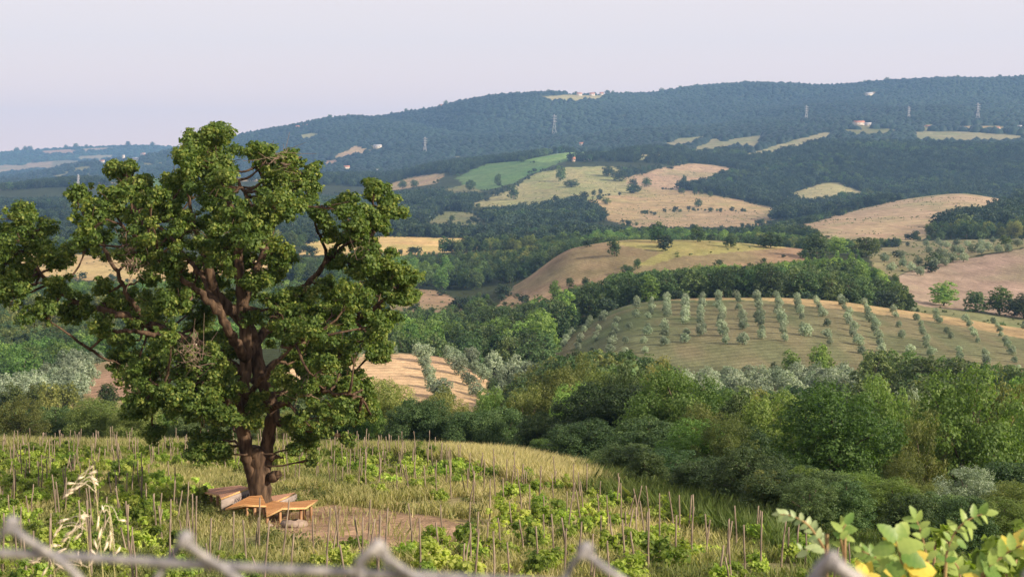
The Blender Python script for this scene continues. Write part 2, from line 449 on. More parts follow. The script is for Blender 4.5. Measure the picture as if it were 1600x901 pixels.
def leaves(C, Nrm, size, rng, aspect=0.6, droop=0.0):
    """rhombic leaves at centres C facing Nrm"""
    n = len(C)
    T = norm(np.cross(Nrm, rng.normal(size=(n, 3)))); B = np.cross(Nrm, T)
    s = size * (0.65 + 0.7 * rng.random((n, 1)))
    T = T * s * 0.5; B = B * s * 0.5 * aspect
    fold = Nrm * s * 0.12
    V = np.stack([C - T, C + B + fold, C + T, C - B + fold], 1).reshape(-1, 3)
    Fc = np.arange(n * 4).reshape(n, 4)
    return V, Fc

def cloud(centres, radii, per_area, size, rng, tuft=9, flat=0.85, aspect=0.62, shell=0.55, upb=0.25, tr=0.30):
    """leaf tufts through a set of rounded clumps; returns V, F, rnd, clump"""
    centres = np.asarray(centres, float); radii = np.asarray(radii, float)
    nt = np.maximum((radii**2 * 12.6 * per_area / tuft).astype(int), 3)
    ci = np.repeat(np.arange(len(radii)), nt)
    d = norm(rng.normal(size=(len(ci), 3)))
    rr = radii[ci][:, None] * (shell + (1 - shell) * np.sqrt(rng.random((len(ci), 1)))) * (0.85 + 0.3 * rng.random((len(ci), 1)))
    tc = centres[ci] + d * rr * np.array([1, 1, flat])
    # leaves round each tuft
    li = np.repeat(np.arange(len(ci)), tuft)
    ld = norm(rng.normal(size=(len(li), 3)))
    trd = (radii[ci] * tr)[li][:, None] * (0.3 + 0.7 * rng.random((len(li), 1)))
    C = tc[li] + ld * trd * np.array([1, 1, 0.7])
    N = norm(ld * 0.5 + d[li] * 0.6 + np.array([0, 0, upb]) + rng.normal(size=ld.shape) * 0.45)
    V, Fc = leaves(C, N, size, rng, aspect)
    cl = rng.random(len(radii))[ci] * 0.55 + rng.random(len(ci)) * 0.45
    return V, Fc, rng.random(len(li)), cl[li]

# ------------------------------------------------------------------ ground sheets
def ground_material():
    m, n, l, b = mat_base('ground_cover')
    b.inputs['Roughness'].default_value = 0.95; b.inputs['Specular IOR Level'].default_value = 0.05
    vc = n.new('ShaderNodeVertexColor'); vc.layer_name = 'cover'
    ge = n.new('ShaderNodeNewGeometry')
    def noise(scale, det=5, stretch=(1,1,1), rot=0.0):
        mp = n.new('ShaderNodeMapping'); mp.inputs['Scale'].default_value = stretch; mp.inputs['Rotation'].default_value = (0, 0, rot)
        l.new(ge.outputs['Position'], mp.inputs[0])
        x = n.new('ShaderNodeTexNoise'); x.inputs['Scale'].default_value = scale; x.inputs['Detail'].default_value = det
        x.inputs['Roughness'].default_value = 0.65
        l.new(mp.outputs[0], x.inputs['Vector']); return x
    n1 = noise(0.045, 6); n2 = noise(0.9, 6); n3 = noise(0.25, 4, (1, 0.12, 1), 0.5); n4 = noise(6.0, 3)
    def mr(src, a, c):
        x = n.new('ShaderNodeMapRange'); x.inputs[1].default_value = 0.25; x.inputs[2].default_value = 0.75
        x.inputs[3].default_value = a; x.inputs[4].default_value = c; l.new(src.outputs[0], x.inputs[0]); return x
    def mul(a, bb):
        x = n.new('ShaderNodeMath'); x.operation = 'MULTIPLY'; l.new(a.outputs[0], x.inputs[0]); l.new(bb.outputs[0], x.inputs[1]); return x
    n5 = noise(0.13, 9, (1, .45, 1), -.4); n5.inputs['Roughness'].default_value = .8; n6 = noise(0.016, 9, (1, 3.0, 1), .3); n6.inputs['Roughness'].default_value = .75
    wv = n.new('ShaderNodeTexWave'); wv.inputs['Scale'].default_value = 0.11; wv.inputs['Distortion'].default_value = 6; wv.inputs['Detail'].default_value = 3; wv.inputs['Detail Scale'].default_value = .12
    mpw = n.new('ShaderNodeMapping'); mpw.inputs['Rotation'].default_value = (0, 0, 1.15); l.new(ge.outputs['Position'], mpw.inputs[0]); l.new(mpw.outputs[0], wv.inputs['Vector'])
    wr = n.new('ShaderNodeMapRange'); wr.inputs[3].default_value = .86; wr.inputs[4].default_value = 1.10; l.new(wv.outputs['Fac'], wr.inputs[0])
    f = mul(wr, mul(mul(mul(mr(n1, 0.80, 1.20), mr(n5, 0.62, 1.38)), mr(n6, .78, 1.22)), mul(mul(mr(n2, .75, 1.25), mr(n3, 0.84, 1.16)), mr(n4, 0.75, 1.25))))
    hs = n.new('ShaderNodeHueSaturation'); l.new(vc.outputs[0], hs.inputs['Color']); l.new(f.outputs[0], hs.inputs['Value'])
    hn = mr(noise(0.02, 4), 0.485, 0.52); l.new(hn.outputs[0], hs.inputs['Hue'])
    l.new(hs.outputs[0], b.inputs['Base Color'])
    bp = n.new('ShaderNodeBump'); bp.inputs['Strength'].default_value = 0.8; bp.inputs['Distance'].default_value = 0.35
    l.new(n2.outputs[0], bp.inputs['Height'])
    l.new(bp.outputs[0], b.inputs['Normal'])
    return m
M_GROUND = ground_material()

def sheet(name, us, ys):
    """one terrain sheet; columns fan out from behind the camera so that cells stay even"""
    UU, YY = np.meshgrid(us, ys)
    XX = (UU - CX) / F * np.maximum(YY, 0) + (UU - CX) / F * 6.0
    ZZ = ground(XX, YY)
    Xf, Yf, Zf = XX.ravel(), YY.ravel(), ZZ.ravel()
    nr, nc = UU.shape
    i = np.arange(nr*nc).reshape(nr, nc)
    Fq = np.stack([i[:-1,:-1], i[:-1,1:], i[1:,1:], i[1:,:-1]], -1).reshape(-1, 4)
    me = mesh_np(name, np.stack([Xf, Yf, Zf], 1), Fq, M_GROUND, smooth=True)
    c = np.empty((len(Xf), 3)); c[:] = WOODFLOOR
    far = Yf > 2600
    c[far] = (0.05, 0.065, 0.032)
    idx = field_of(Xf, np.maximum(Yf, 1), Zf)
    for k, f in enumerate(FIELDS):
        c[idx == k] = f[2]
    # far left ridge: a patchwork of meadows
    pw = (Yf > 5500) & (idx < 0) & (vnoise(Xf/300, Yf/380, 21) > 0.14)
    c[pw] = (0.17, 0.16, 0.10)
    c[(Yf > 2700) & (Yf < 5300) & (idx < 0) & (vnoise(Xf/110, Yf/330, 23) > .43)] = (0.20, 0.19, 0.11)
    # mottling: green flushes in dry fields, dry flushes in green ones
    fm = idx >= 0
    t = np.clip(vnoise(Xf/38, Yf/60, 31) * 2.4 + vnoise(Xf/9, Yf/16, 32) * 1.6 + 0.1, 0, 1)[:, None] * 0.6
    alt = c * np.array([0.66, 0.86, 0.66])
    c = np.where(fm[:, None], c * (1-t) + alt * t, c)
    # olive hill: grass strips along the rows
    dome = (idx >= 0) & (Yf > 262) & (Yf < 372) & (Xf > 5)
    rc_ = np.clip(vnoise(Xf/5, Yf/22, 33) * 3 + .45, 0, 1)[:, None]
    c = np.where(dome[:, None], c * (1-rc_*.45) + np.array([0.21, 0.17, 0.105]) * rc_*.45, c)
    near = Yf < 84
    uu, yy = pix(Xf, np.maximum(Yf, 1), Zf)
    g = np.clip(vnoise(Xf/3.5, Yf/6, 41) + 0.5, 0, 1)[:, None]
    base = np.array([0.16, 0.19, 0.07]) * (1-g) + np.array([0.38, 0.31, 0.17]) * g
    dr = in_poly(uu, yy, DIRT) & near
    c = np.where(near[:, None], base, c)
    c[dr] = (0.33, 0.225, 0.15)
    cl = in_poly(uu, yy, CLEAR) & near & ~dr
    c[cl] = (0.38, 0.30, 0.15)
    c[in_poly(uu, yy, PALEGRASS) & near] = (0.44, 0.34, 0.19)
    ca = me.color_attributes.new('cover', 'FLOAT_COLOR', 'POINT')
    ca.data.foreach_set('color', np.concatenate([c, np.ones((len(c), 1))], 1).astype(np.float32).ravel())
    o = link(name, me); tag(o, kind='structure')
    return o

us = np.concatenate([np.linspace(-1400, -440, 25), np.linspace(-400, 2000, 601), np.linspace(2040, 3000, 25)])
y_near = np.concatenate([np.linspace(-40, 0, 5), np.linspace(1, 13, 14), np.linspace(14, 84, 281)])
y_mid = np.exp(np.linspace(math.log(84), math.log(2700), 620))
y_far = np.exp(np.linspace(math.log(2700), math.log(9500), 260))
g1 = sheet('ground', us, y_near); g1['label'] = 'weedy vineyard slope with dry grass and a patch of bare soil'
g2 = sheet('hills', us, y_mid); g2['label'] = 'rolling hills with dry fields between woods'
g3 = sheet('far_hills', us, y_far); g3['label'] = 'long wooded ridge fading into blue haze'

# ------------------------------------------------------------------ haze
hz = Geo(); hz.box((-6200, -46, -95), (6200, 9700, 330))
mh = bpy.data.materials.new('summer_haze'); mh.use_nodes = True
hn_ = mh.node_tree.nodes; hn_.remove(hn_['Principled BSDF'])
pv = hn_.new('ShaderNodeVolumePrincipled')
pv.inputs['Color'].default_value = (0.30, 0.56, 1.0, 1)
pv.inputs['Density'].default_value = 0.000090
pv.inputs['Anisotropy'].default_value = 0.1
mh.node_tree.links.new(pv.outputs[0], hn_['Material Output'].inputs['Volume'])
ho = link('haze', hz.mesh('haze', mh)); tag(ho, 'thin blue summer haze over the valley', kind='stuff')
#REST
# ------------------------------------------------------------------ tree builders
def tree_meshes(name, seed, H, R, kind_mat, nclump, per_area, leaf, low=0.12, cone=0.0, split=True, clump_r=0.30, trunk_r=0.02, tuft=9, tr=0.30, bark=None):
    """a broadleaf tree of height H and crown radius R: (trunk mesh, crown mesh), base at the origin"""
    rng = np.random.default_rng(seed)
    zc = H * (low + (1 - low) * 0.5); hz_ = H * (1 - low) * 0.5
    C = []; Rr = []
    for i in range(nclump):
        z = 1 - 2 * (i + 0.5) / nclump
        a = i * 2.39996 + rng.random() * 0.9
        rad = math.sqrt(max(0, 1 - z*z)) ** 0.8
        k = 0.62 + 0.30 * rng.random()
        wdt = R * (1 - cone * (z * 0.5 + 0.5))
        C.append([math.cos(a) * rad * wdt * k, math.sin(a) * rad * wdt * k, zc + z * hz_ * (0.70 + 0.22 * rng.random())])
        Rr.append(R * clump_r * (0.65 + 0.7 * rng.random()))
    for i in range(max(3, nclump // 4)):
        d = norm(rng.normal(size=3)) * 0.35
        C.append([d[0]*R, d[1]*R, zc + d[2]*hz_]); Rr.append(R * clump_r * 1.3)
    C = np.array(C); Rr = np.array(Rr)
    V, Fc, rn, cl = cloud(C, Rr, per_area, leaf, rng, tuft=tuft, tr=tr)
    V[:, 2] = np.maximum(V[:, 2], 0.02)
    g = Geo()
    top = H * 0.72
    P = smooth_path([[0,0,-0.4],[0.05*R,0,H*0.2],[-0.05*R,0.05*R,H*0.45],[0,0,top]], 4, 0.05*R, rng)
    g.tube(P, np.linspace(trunk_r*H, trunk_r*H*0.3, len(P)), 7, 0, 0.12, rng)
    for i in range(0, len(C), max(1, len(C)//14)):
        z0 = min(top*0.9, max(H*0.15, C[i][2]*0.6)); a = np.array([0, 0, z0]); m_ = (a + C[i]) / 2 + np.array([0, 0, 0.08*H*(rng.random()-0.3)])
        Q = smooth_path([a, m_, C[i]], 3, 0.03*R, rng)
        g.tube(Q, np.linspace(trunk_r*H*0.42, trunk_r*H*0.10, len(Q)), 5)
    if split:
        return g.mesh(name + '_trunk', bark or M_BARK2, smooth=True), mesh_np(name + '_crown', V, Fc, kind_mat, rn, cl)
    nt_ = len(g.F)
    Vt = np.concatenate(g.V); allV = np.vstack([V, Vt])
    Fl = [tuple(f) for f in Fc] + [tuple(i + len(V) for i in f) for f in g.F]
    return mesh_np(name, allV, Fl, None, np.concatenate([rn, np.full(nt_, .5)]), np.concatenate([cl, np.full(nt_, .5)]), False,
                   [kind_mat, bark or M_BARK2], [0]*len(Fc) + [1]*nt_)

KM = {'o': M_DARK, 'd': M_WOOD, 'g': M_BRIGHT, 'y': M_YELLOW, 's': M_SILVER}
# near trees: full leaf detail, 10 m high, 4 m radius unit trees
NEAR = {}
for j, (k, sd_, low, cr, cone, pa, lf) in enumerate([('o', 11, 0.02, 0.27, 0.1, 42, 0.23), ('o', 12, 0.0, 0.33, 0.0, 42, 0.23), ('g', 13, 0.03, 0.30, 0.0, 46, 0.20),
        ('g', 14, 0.05, 0.24, 0.1, 46, 0.20), ('y', 15, 0.0, 0.30, 0.15, 42, 0.19), ('y', 16, 0.02, 0.24, 0.0, 44, 0.18), ('d', 17, 0.0, 0.28, 0.1, 42, 0.22), ('s', 18, 0.02, 0.28, 0.1, 42, 0.18), ('d', 19, 0.03, 0.24, 0.0, 44, 0.22)]):
    NEAR.setdefault(k, []).append(tree_meshes('near_tree_%s%d' % (k, sd_), sd_, 10, 4.0, KM[k], 46, pa*1.05, lf*.9, low, cone, True, cr*.86, 0.022, 9, 0.38))
# middle-distance trees, one mesh each
MID = {}
for k, sd_, cone, cr in [('o', 31, 0.1, .30), ('o', 32, 0.2, .34), ('d', 33, 0.1, .32), ('d', 34, 0.25, .28), ('g', 35, 0.1, .32), ('y', 36, 0.1, .30), ('y', 37, 0.2, .28)]:
    MID.setdefault(k, []).append(tree_meshes('mid_tree_%s%d' % (k, sd_), sd_, 10, 4.0, KM[k], 20, 7.5, 0.50, 0.0, cone, False, cr, 0.02, 8, 0.36))
M_FARW = m_leaf('far_wood_leaves', (0.014,0.034,0.022), (0.032,0.060,0.036), (0.062,0.098,0.050), 0.2, 0.02)
FAR = {}
for k, sd_ in [('o', 51), ('d', 52), ('d', 53), ('y', 54)]:
    FAR.setdefault(k, []).append(tree_meshes('far_tree_%s%d' % (k, sd_), sd_, 10, 4.2, M_FARW if k != 'y' else M_WOOD, 12, 1.6, 1.05, 0.0, 0.15, False, .40, 0.02, 6, 0.4))

ORD = ['first','second','third','fourth','fifth','sixth','seventh','eighth','ninth','tenth','eleventh','twelfth','thirteenth','fourteenth','fifteenth','sixteenth','seventeenth','eighteenth','nineteenth','twentieth']
def ordinal(i):
    if i < 20: return ORD[i]
    n = i + 1
    return '%d%s' % (n, 'th' if 10 <= n % 100 <= 20 else {1:'st',2:'nd',3:'rd'}.get(n % 10, 'th'))

R0 = np.random.default_rng(7)
def near_tree(kind, x, ytop, wpx, D, label, group=None, name='broadleaf_tree', var=None):
    a, b = px_dir(x, ytop)
    X = a * D; zg = float(ground(X, D)); H = max(b * D - zg, 1.5); Rw = wpx / F * D / 2
    v = NEAR[kind]; tm, cm = v[(var if var is not None else int(R0.integers(0, 99))) % len(v)]
    t = empty(name, (X, D, zg), float(R0.random() * 6.28))
    tag(t, label, 'tree' if H > 4 else 'bush', group)
    for nm, me in (('trunk', tm), ('crown', cm)):
        o = link(nm, me, t); o.scale = (Rw / 4.0, Rw / 4.0, H / 10.0)
    return t

# ------------------------------------------------------------------ the ravine belt behind the vineyard
BELT = [
 # left part, behind the vineyard posts
 ('y',-45,632,110,93),('y',30,618,95,92),('o',88,632,90,96),('y',150,618,100,93),('y',214,628,95,91),('g',262,640,85,95),('o',312,640,90,92),
 ('o',372,640,90,98),('y',440,640,95,93),('o',496,636,95,97),('g',552,606,105,96),('y',604,588,110,100),('o',652,618,100,93),('y',700,612,95,96),
 ('o',742,636,95,91),('d',788,630,95,94),('y',822,602,95,104),('g',770,606,90,104),
 # middle
 ('y',868,566,120,106),('g',900,600,115,96),('o',846,640,105,88),('y',946,572,125,100),('d',985,562,110,98),('y',905,552,90,124),('o',945,592,165,86),
 ('o',918,656,120,76),('g',1062,572,185,80),('d',1012,648,150,70),('y',1026,556,90,118),('y',1104,628,120,66),('d',1126,600,110,92),('o',960,706,80,68),
 ('g',862,690,80,80),('o',1168,604,130,76),('d',1160,664,125,58),('g',1066,690,130,63),('o',1150,730,110,52),('y',1196,606,110,80),
 ('o',985,688,115,60),('d',1048,700,125,54),('o',1112,712,130,49),('g',1086,652,125,58),('d',1170,694,135,46),('o',1222,730,125,43),('d',1266,774,95,41),('y',1136,646,115,56),('o',1010,738,70,52),('y',1196,776,70,43),
 # right
 ('g',1304,598,235,63),('g',1216,606,150,74),('g',1378,588,160,76),('o',1222,744,110,50),('y',1412,706,100,60),('g',1344,774,110,49),('s',1424,596,100,98),('y',1420,612,110,84),
 ('g',1512,576,230,68),('y',1585,586,150,78),('g',1646,574,170,72),('y',1440,640,110,66),('o',1590,712,140,54),('s',1510,724,110,48),('y',1588,748,110,46),('y',1450,772,90,50),('o',1286,786,100,46),
 ('g',1392,800,130,44),('o',1476,812,110,42),('g',1566,806,120,41),('o',1322,808,100,42),('o',1424,806,100,39),('g',1252,782,80,47),('o',1640,760,110,46),('o',1510,826,100,36),
]
kn = {'y': 'olive-green', 'o': 'dark green', 'g': 'fresh green', 'd': 'deep green', 's': 'silvery grey-green'}
BELT.sort(key=lambda t: t[1])
zones = [(-99, 800, 'belt behind the left vineyard', 'trees in the belt behind the vineyard'),
         (800, 1180, 'wood below the vineyard middle', 'trees in the wood at the foot of the vineyard'),
         (1180, 1800, 'tall wood right of vineyard', 'trees in the tall wood beside the vineyard')]
special = {(1304,598): 'broadest bright green tree with a rounded crown and bare twigs showing low down', (1510,724): 'small pale-tipped grey-green bush in front of the tall wood on the right',
           (918,656): 'dark low tree bulging over the edge of the dry grass', (1062,572): 'broad fresh green tree standing out in the middle of the wood'}
for x0, x1, txt, grp in zones:
    sub = [t for t in BELT if x0 <= t[1] < x1]
    cnt = {}
    for (k, x, yt, wp, D) in [(t[0], t[1], t[2], t[3], t[4]) for t in sorted(sub, key=lambda t: t[1])]:
        i = cnt.get(k, 0); cnt[k] = i + 1
        lab = special.get((x, yt)) or '%s tree, %s of that green from left, %s' % (kn[k], ordinal(i), txt)
        near_tree(k, x, yt, wp, D, lab, grp)

# ------------------------------------------------------------------ olive trees
def olive_meshes(seed, young):
    if young:
        return tree_meshes('young_olive%d' % seed, seed, 2.3, 1.25, M_SILVER, 12, 40, 0.20, 0.08, 0.3, False, .42, 0.02, 7, 0.4)
    return tree_meshes('olive%d' % seed, seed, 4.0, 1.9, M_SILVER, 16, 24, 0.26, 0.12, 0.0, False, .38, 0.03, 8, 0.36)
OLD = [olive_meshes(70 + i, False) for i in range(4)]
YNG = [olive_meshes(80 + i, True) for i in range(4)]
def single(name, me, X, Y, s, label, cat, group, sz=None, z=None):
    o = link(name, me, None, (X, Y, float(ground(X, Y)) if z is None else z))
    o.rotation_euler = (0, 0, float(R0.random() * 6.28)); o.scale = (s, s, sz or s)
    tag(o, label, cat, group); return o
def olive_row(pts_px, young, n, s, rowtext, group, dmin, jit=0.35, gap=0.0):
    dmax = 390 if young else 264
    P = []
    for (x, y) in pts_px:
        p = hit(x, y, dmin)
        while p is None or p[1] > dmax:
            y += 2; p = hit(x, y, dmin)
        P.append(p)
    P0, P1 = P
    for i in range(n):
        t = i / max(n - 1, 1)
        if R0.random() < gap: continue
        X = P0[0]*(1-t) + P1[0]*t + (R0.random()-.5)*jit*2; Y = P0[1]*(1-t) + P1[1]*t + (R0.random()-.5)*jit*2
        me = (YNG if young else OLD)[int(R0.integers(0, 4))]; k = s * (0.72 + 0.5 * R0.random())
        lab = '%s olive, %s down the %s' % ('young' if young else 'silvery', ordinal(i), rowtext)
        single('olive_tree', me, X, Y, k * (0.85 + .3*R0.random()), lab, 'olive tree', group, k)
rows = [((895,500),(882,540)),((920,486),(902,548)),((946,480),(925,552)),((970,474),(952,552)),((996,466),(976,552)),((1020,463),(1006,552)),((1043,462),(1037,540)),((1071,461),(1071,536)),
 ((1095,461),(1097,538)),((1122,461),(1132,538)),((1153,462),(1162,538)),((1182,462),(1192,530)),((1212,462),(1226,534)),((1244,463),(1260,536)),((1276,466),(1298,540)),
 ((1316,472),(1344,552)),((1350,475),(1380,552)),((1392,482),(1418,552)),((1428,487),(1454,556)),((1461,490),(1502,562)),((1507,496),(1544,570)),((1552,502),(1592,580)),((1600,512),(1640,580))]
for i, (a, b) in enumerate(rows):
    sc = 0.76 if 6 <= i <= 16 else 0.62
    olive_row((a, b), True, 10 if 5 <= i <= 16 else 9, sc, '%s row from left on the domed hill' % ordinal(i), 'young olive trees in rows on the domed hill', 262, gap=0.10 if 5 <= i <= 16 else 0.2)
# pale meadow rows in the middle
for i, (a, b, n, s) in enumerate([((655,549),(690,640),7,0.62),((700,552),(760,640),6,0.62),((738,566),(800,640),6,0.66),((775,578),(850,640),8,.8),((805,588),(885,635),7,.8)]):
    olive_row((a, b), False, n, s, '%s row from left on the pale meadow' % ordinal(i), 'olive trees in rows on the pale meadow', 165, 0.5)
for i, (x, y) in enumerate([(594,548),(610,556),(556,562),(640,536),(626,520)]):
    p = hit(x, y, 168); single('olive_tree', OLD[i % 4], p[0], p[1], 0.55, 'small olive, %s of the loose ones left on the pale meadow' % ordinal(i), 'olive tree', 'loose olive trees on the pale meadow')
# dense groves: rows along the contour
def grove(poly, d0, d1, sx, sy, s, txt, group, rot=0.3, cap=110):
    us_ = np.array([p[0] for p in poly]); X0 = (us_.min()-CX)/F*d1; X1 = (us_.max()-CX)/F*d1
    out = []
    ri = 0
    for yy in np.arange(d0, d1, sy):
        for xx in np.arange(min(X0, (us_.min()-CX)/F*d0), max(X1, (us_.max()-CX)/F*d0), sx):
            X = xx + (R0.random()-.5)*sx*.35 + (yy-d0)*rot; Y = yy + (R0.random()-.5)*sy*.35
            z = float(ground(X, Y)); u, v = pix(X, Y, z)
            if in_poly(np.array([u]), np.array([v]), poly)[0] and visible(np.array([X]), np.array([Y]), np.array([z + 3.5*s]))[0]:
                out.append((ri, u, X, Y))
        ri += 1
    out.sort(key=lambda t: (t[0], t[1]))
    cnt = {}; nrow = {r: k for k, r in enumerate(sorted({t[0] for t in out}))}
    for (r, u, X, Y) in out:
        i = cnt.get(r, 0); cnt[r] = i + 1
        k = s * (0.8 + .4*R0.random())
        single('olive_tree', OLD[int(R0.integers(0, 4))], X, Y, k, 'silver olive, %s from left in row %s of the %s' % (ordinal(i), 'one two three four five six seven eight nine ten eleven twelve thirteen fourteen fifteen sixteen seventeen'.split()[nrow[r]] + ' from below', txt), 'olive tree', group, k*(0.9+.2*R0.random()))
grove([(-40,640),(-40,604),(0,592),(60,566),(150,540),(172,548),(188,566),(150,575),(138,600),(138,640)], 196, 262, 3.7, 4.6, 0.78, 'steep left grove', 'olive trees in the steep left grove')
grove([(1072,584),(1140,580),(1200,582),(1270,592),(1345,606),(1352,665),(1072,665)], 186, 250, 3.3, 4.6, 0.70, 'grove under the dome', 'olive trees in the dense grove under the domed hill', 0.1)
# the olive knoll on the right skyline of the fields
for i, (x, y) in enumerate(sorted([(1382,410),(1393,425),(1408,404),(1411,418),(1425,425),(1435,415),(1438,431),(1452,397),(1463,410),(1467,400),(1478,404),(1489,409),(1492,396),(1502,398),(1506,410),(1519,395),(1533,398),(1530,392),(1545,392),(1560,396),(1576,394),(1590,386),(1471,386),(1480,388),(1447,385),(1465,382),(1494,384),(1512,386),(1534,384),(1552,380),(1570,384),(1460,418),(1477,416)])):
    p = hit(x, y, 500)
    if p is None: continue
    single('olive_tree', OLD[i % 4], p[0], p[1], 0.85, 'round olive, %s from left on the knoll above the pink field' % ordinal(i), 'olive tree', 'olive trees dotted over the knoll')

# ------------------------------------------------------------------ single trees and bushes out in the fields
LONE = [(960,401,29,22,'o',440,'dark conical tree alone at the crest of the brown hill'),(1028,379,31,30,'d',440,'wide tree on the skyline of the brown hill'),
 (1090,378,26,26,'o',440,'round tree on the brown hill crest right of the wide one'),(1142,387,20,22,'o',440,'low dark tree at the yellow edge of the brown hill'),
 (1204,388,24,46,'d',440,'broad clump-like tree right of the yellow strip'),(1276,404,40,46,'o',440,'large dark tree where the brown hill meets the knoll'),(1308,398,26,34,'g',440,'green tree beside the large dark tree of the knoll'),
 (1354,402,32,52,'y',440,'wide greyish tree at the left end of the olive knoll'),(866,462,22,20,'g',440,'small green tree at the lower slope of the brown hill'),(890,448,14,14,'d',440,'tiny round bush on the lower brown slope'),
 (915,446,12,12,'d',440,'small bush above the hedge on the brown slope'),(996,420,16,14,'o',440,'bush in the middle of the brown hill'),(980,428,14,24,'o',440,'low thicket in the middle of the brown hill'),
 (1474,478,34,54,'g',395,'round green tree at the lower edge of the pink field'),(1524,488,32,40,'d',395,'dark tree right of the round one below the pink field'),(1562,492,40,48,'g',395,'fresh green tree near the right end below the pink field'),(1600,498,38,50,'d',395,'dark tree at the right border below the pink field'),
 (802,312,22,20,'o',1200,'dark tree in the middle of the pale sloping field'),(876,284,24,18,'o',1200,'umbrella-shaped tree high on the pale field'),(893,293,12,26,'o',1200,'low wide bush high on the pale field'),
 (778,290,18,12,'o',1200,'slim tree at the edge of the green vineyard slope'),(947,320,11,17,'y',1200,'faint flat tree on the tan field'),(928,306,9,8,'o',1200,'left one of two tiny bushes on the tan field'),(938,304,9,8,'o',1200,'right one of two tiny bushes on the tan field'),
 (629,294,12,14,'o',1200,'spindly tree on the far-left tan strip'),(647,293,12,14,'o',1200,'second spindly tree on the far-left tan strip'),(735,298,16,16,'d',1200,'tree at the foot of the green vineyard slope'),
 (747,340,18,18,'o',1200,'dark tree beside the small dull field'),(706,346,10,10,'o',1200,'small tree on the small dull field'),(815,254,10,12,'o',1700,'round tree at the top of the green vineyard'),
 (1069,288,14,9,'o',1200,'slim tree by the track over the reddish field'),(1091,324,13,13,'o',1200,'lone bush low on the tan rounded field'),(1086,305,12,8,'o',1200,'first of the small trees along the white track'),
 (1065,303,9,12,'o',1200,'bush at the start of the white track'),(1110,308,9,9,'o',1200,'last of the small trees along the white track'),(1096,304,8,7,'o',1200,'tiny tree along the white track'),
 (1279,313,6,10,'o',1400,'small bush in the pale triangular field'),(1010,292,14,18,'o',1200,'bush on the tip of the hedge between two tan fields'),(990,302,14,26,'o',1200,'thicket at the end of the hedge between two tan fields'),(968,284,18,26,'o',1200,'large tree of the hedge between two tan fields'),(950,276,16,22,'o',1200,'round tree at the top of the hedge between fields')]
for x, yb, h, wd, k, dm, lab in LONE:
    p = hit(x, yb, dm)
    if p is None: continue
    H = h / F * p[1] * 1.05; Wd = wd / F * p[1] / 2
    v = MID[k] if k in MID else MID['o']
    o = single('field_tree' if h >= 12 else 'field_bush', v[int(R0.integers(0, 9)) % len(v)], p[0], p[1], Wd/4, lab, 'tree' if h >= 12 else 'bush', None, H/10)

# ------------------------------------------------------------------ woods: individuals near by, masses further off
def scatter(d0, d1, step, rng, hmax=10):
    n = int((d1*d1 - d0*d0) * 0.5 * 1.1 * 1720/F / (step*step)) 
    n = int(n)
    Y = np.sqrt(d0*d0 + (d1*d1-d0*d0) * rng.random(n)); U = -60 + 1720 * rng.random(n)
    X = (U - CX) / F * Y
    # thin to an even spacing with a grid of cells
    cx = np.floor(X / step).astype(np.int64); cy = np.floor(Y / step).astype(np.int64)
    _, first = np.unique(cx * 100003 + cy, return_index=True)
    X, Y = X[first], Y[first]
    Z = ground(X, Y)
    keep = (field_of(X, Y, Z, False) < 0) & visible(X, Y, Z + hmax)
    return X[keep], Y[keep], Z[keep]

# skylines of the nearer woods (distance range, column -> highest row the tree tops may reach)
LIMS = [(262, 300, [(-60,400),(850,400),(862,552),(900,560),(1660,560)]),
 (300, 360, [(-60,400),(845,400),(858,530),(900,505),(950,480),(1000,462),(1660,462)]),
 (100, 196, [(-60,634),(0,634),(200,640),(420,605),(520,610),(560,642),(780,645),(830,600),(860,585),(960,568),(1040,562),(1075,604),(1345,612),(1365,580),(1660,600)]),
 (196, 300, [(-60,600),(200,600),(420,580),(780,612),(820,580),(860,558),(900,548),(1000,546),(1075,600),(1110,600),(1200,578),(1235,552),(1262,530),(1330,540),(1400,552),(1500,562),(1660,585)]),
 (300, 480, [(-60,482),(130,486),(300,480),(560,478),(600,484),(715,486),(760,478),(800,480),(850,464),(900,447),(950,433),(1000,425),(1100,417),(1200,413),(1300,424),(1400,440),(1425,470),(1440,500),(1660,520)]),
 (480, 780, [(-60,442),(260,442),(320,430),(590,450),(600,486),(722,486),(745,462),(770,478),(800,478),(850,464),(900,447),(950,433),(1000,425),(1100,417),(1200,413),(1300,405),(1340,402),(1400,440),(1425,470),(1440,480),(1660,490)]),
 (780, 965, [(-60,441),(200,441),(330,430),(480,402),(600,401),(700,397),(800,390),(850,378),(900,372),(1000,368),(1200,364),(1300,374),(1400,376),(1450,366),(1500,348),(1660,325)]),
 (1950, 2350, [(-60,310),(560,305),(586,302),(700,294),(712,296),(760,300),(800,290),(840,266),(900,262),(985,262),(1060,255),(1170,262),(1180,150),(1660,150)]),
 (1500, 1950, [(-60,310),(560,305),(700,292),(715,300),(760,302),(800,290),(840,272),(900,262),(985,283),(1000,262),(1060,255),(1170,268),(1215,300),(1260,290),(1285,284),(1360,303),(1450,300),(1660,200)]),
 (965, 1500, [(-60,350),(560,330),(600,325),(640,330),(650,352),(765,352),(785,336),(860,330),(895,328),(905,345),(940,356),(1130,358),(1200,352),(1260,338),(1340,322),(1450,310),(1660,310)])]
def limit(X, Y, Z, Hs):
    u, v = pix(X, Y, Z)
    for d0, d1, pts in LIMS:
        p = np.array(pts, float)
        yl = np.interp(u, p[:, 0], p[:, 1]) + 5 * vnoise(X/9, Y/9, 71)
        al = -(yl - CY) / F * Y - Z
        Hs = np.where((Y >= d0) & (Y < d1), np.where(al < -1.5, 0, np.minimum(Hs, np.maximum(al, 2.3))), Hs)
    return Hs

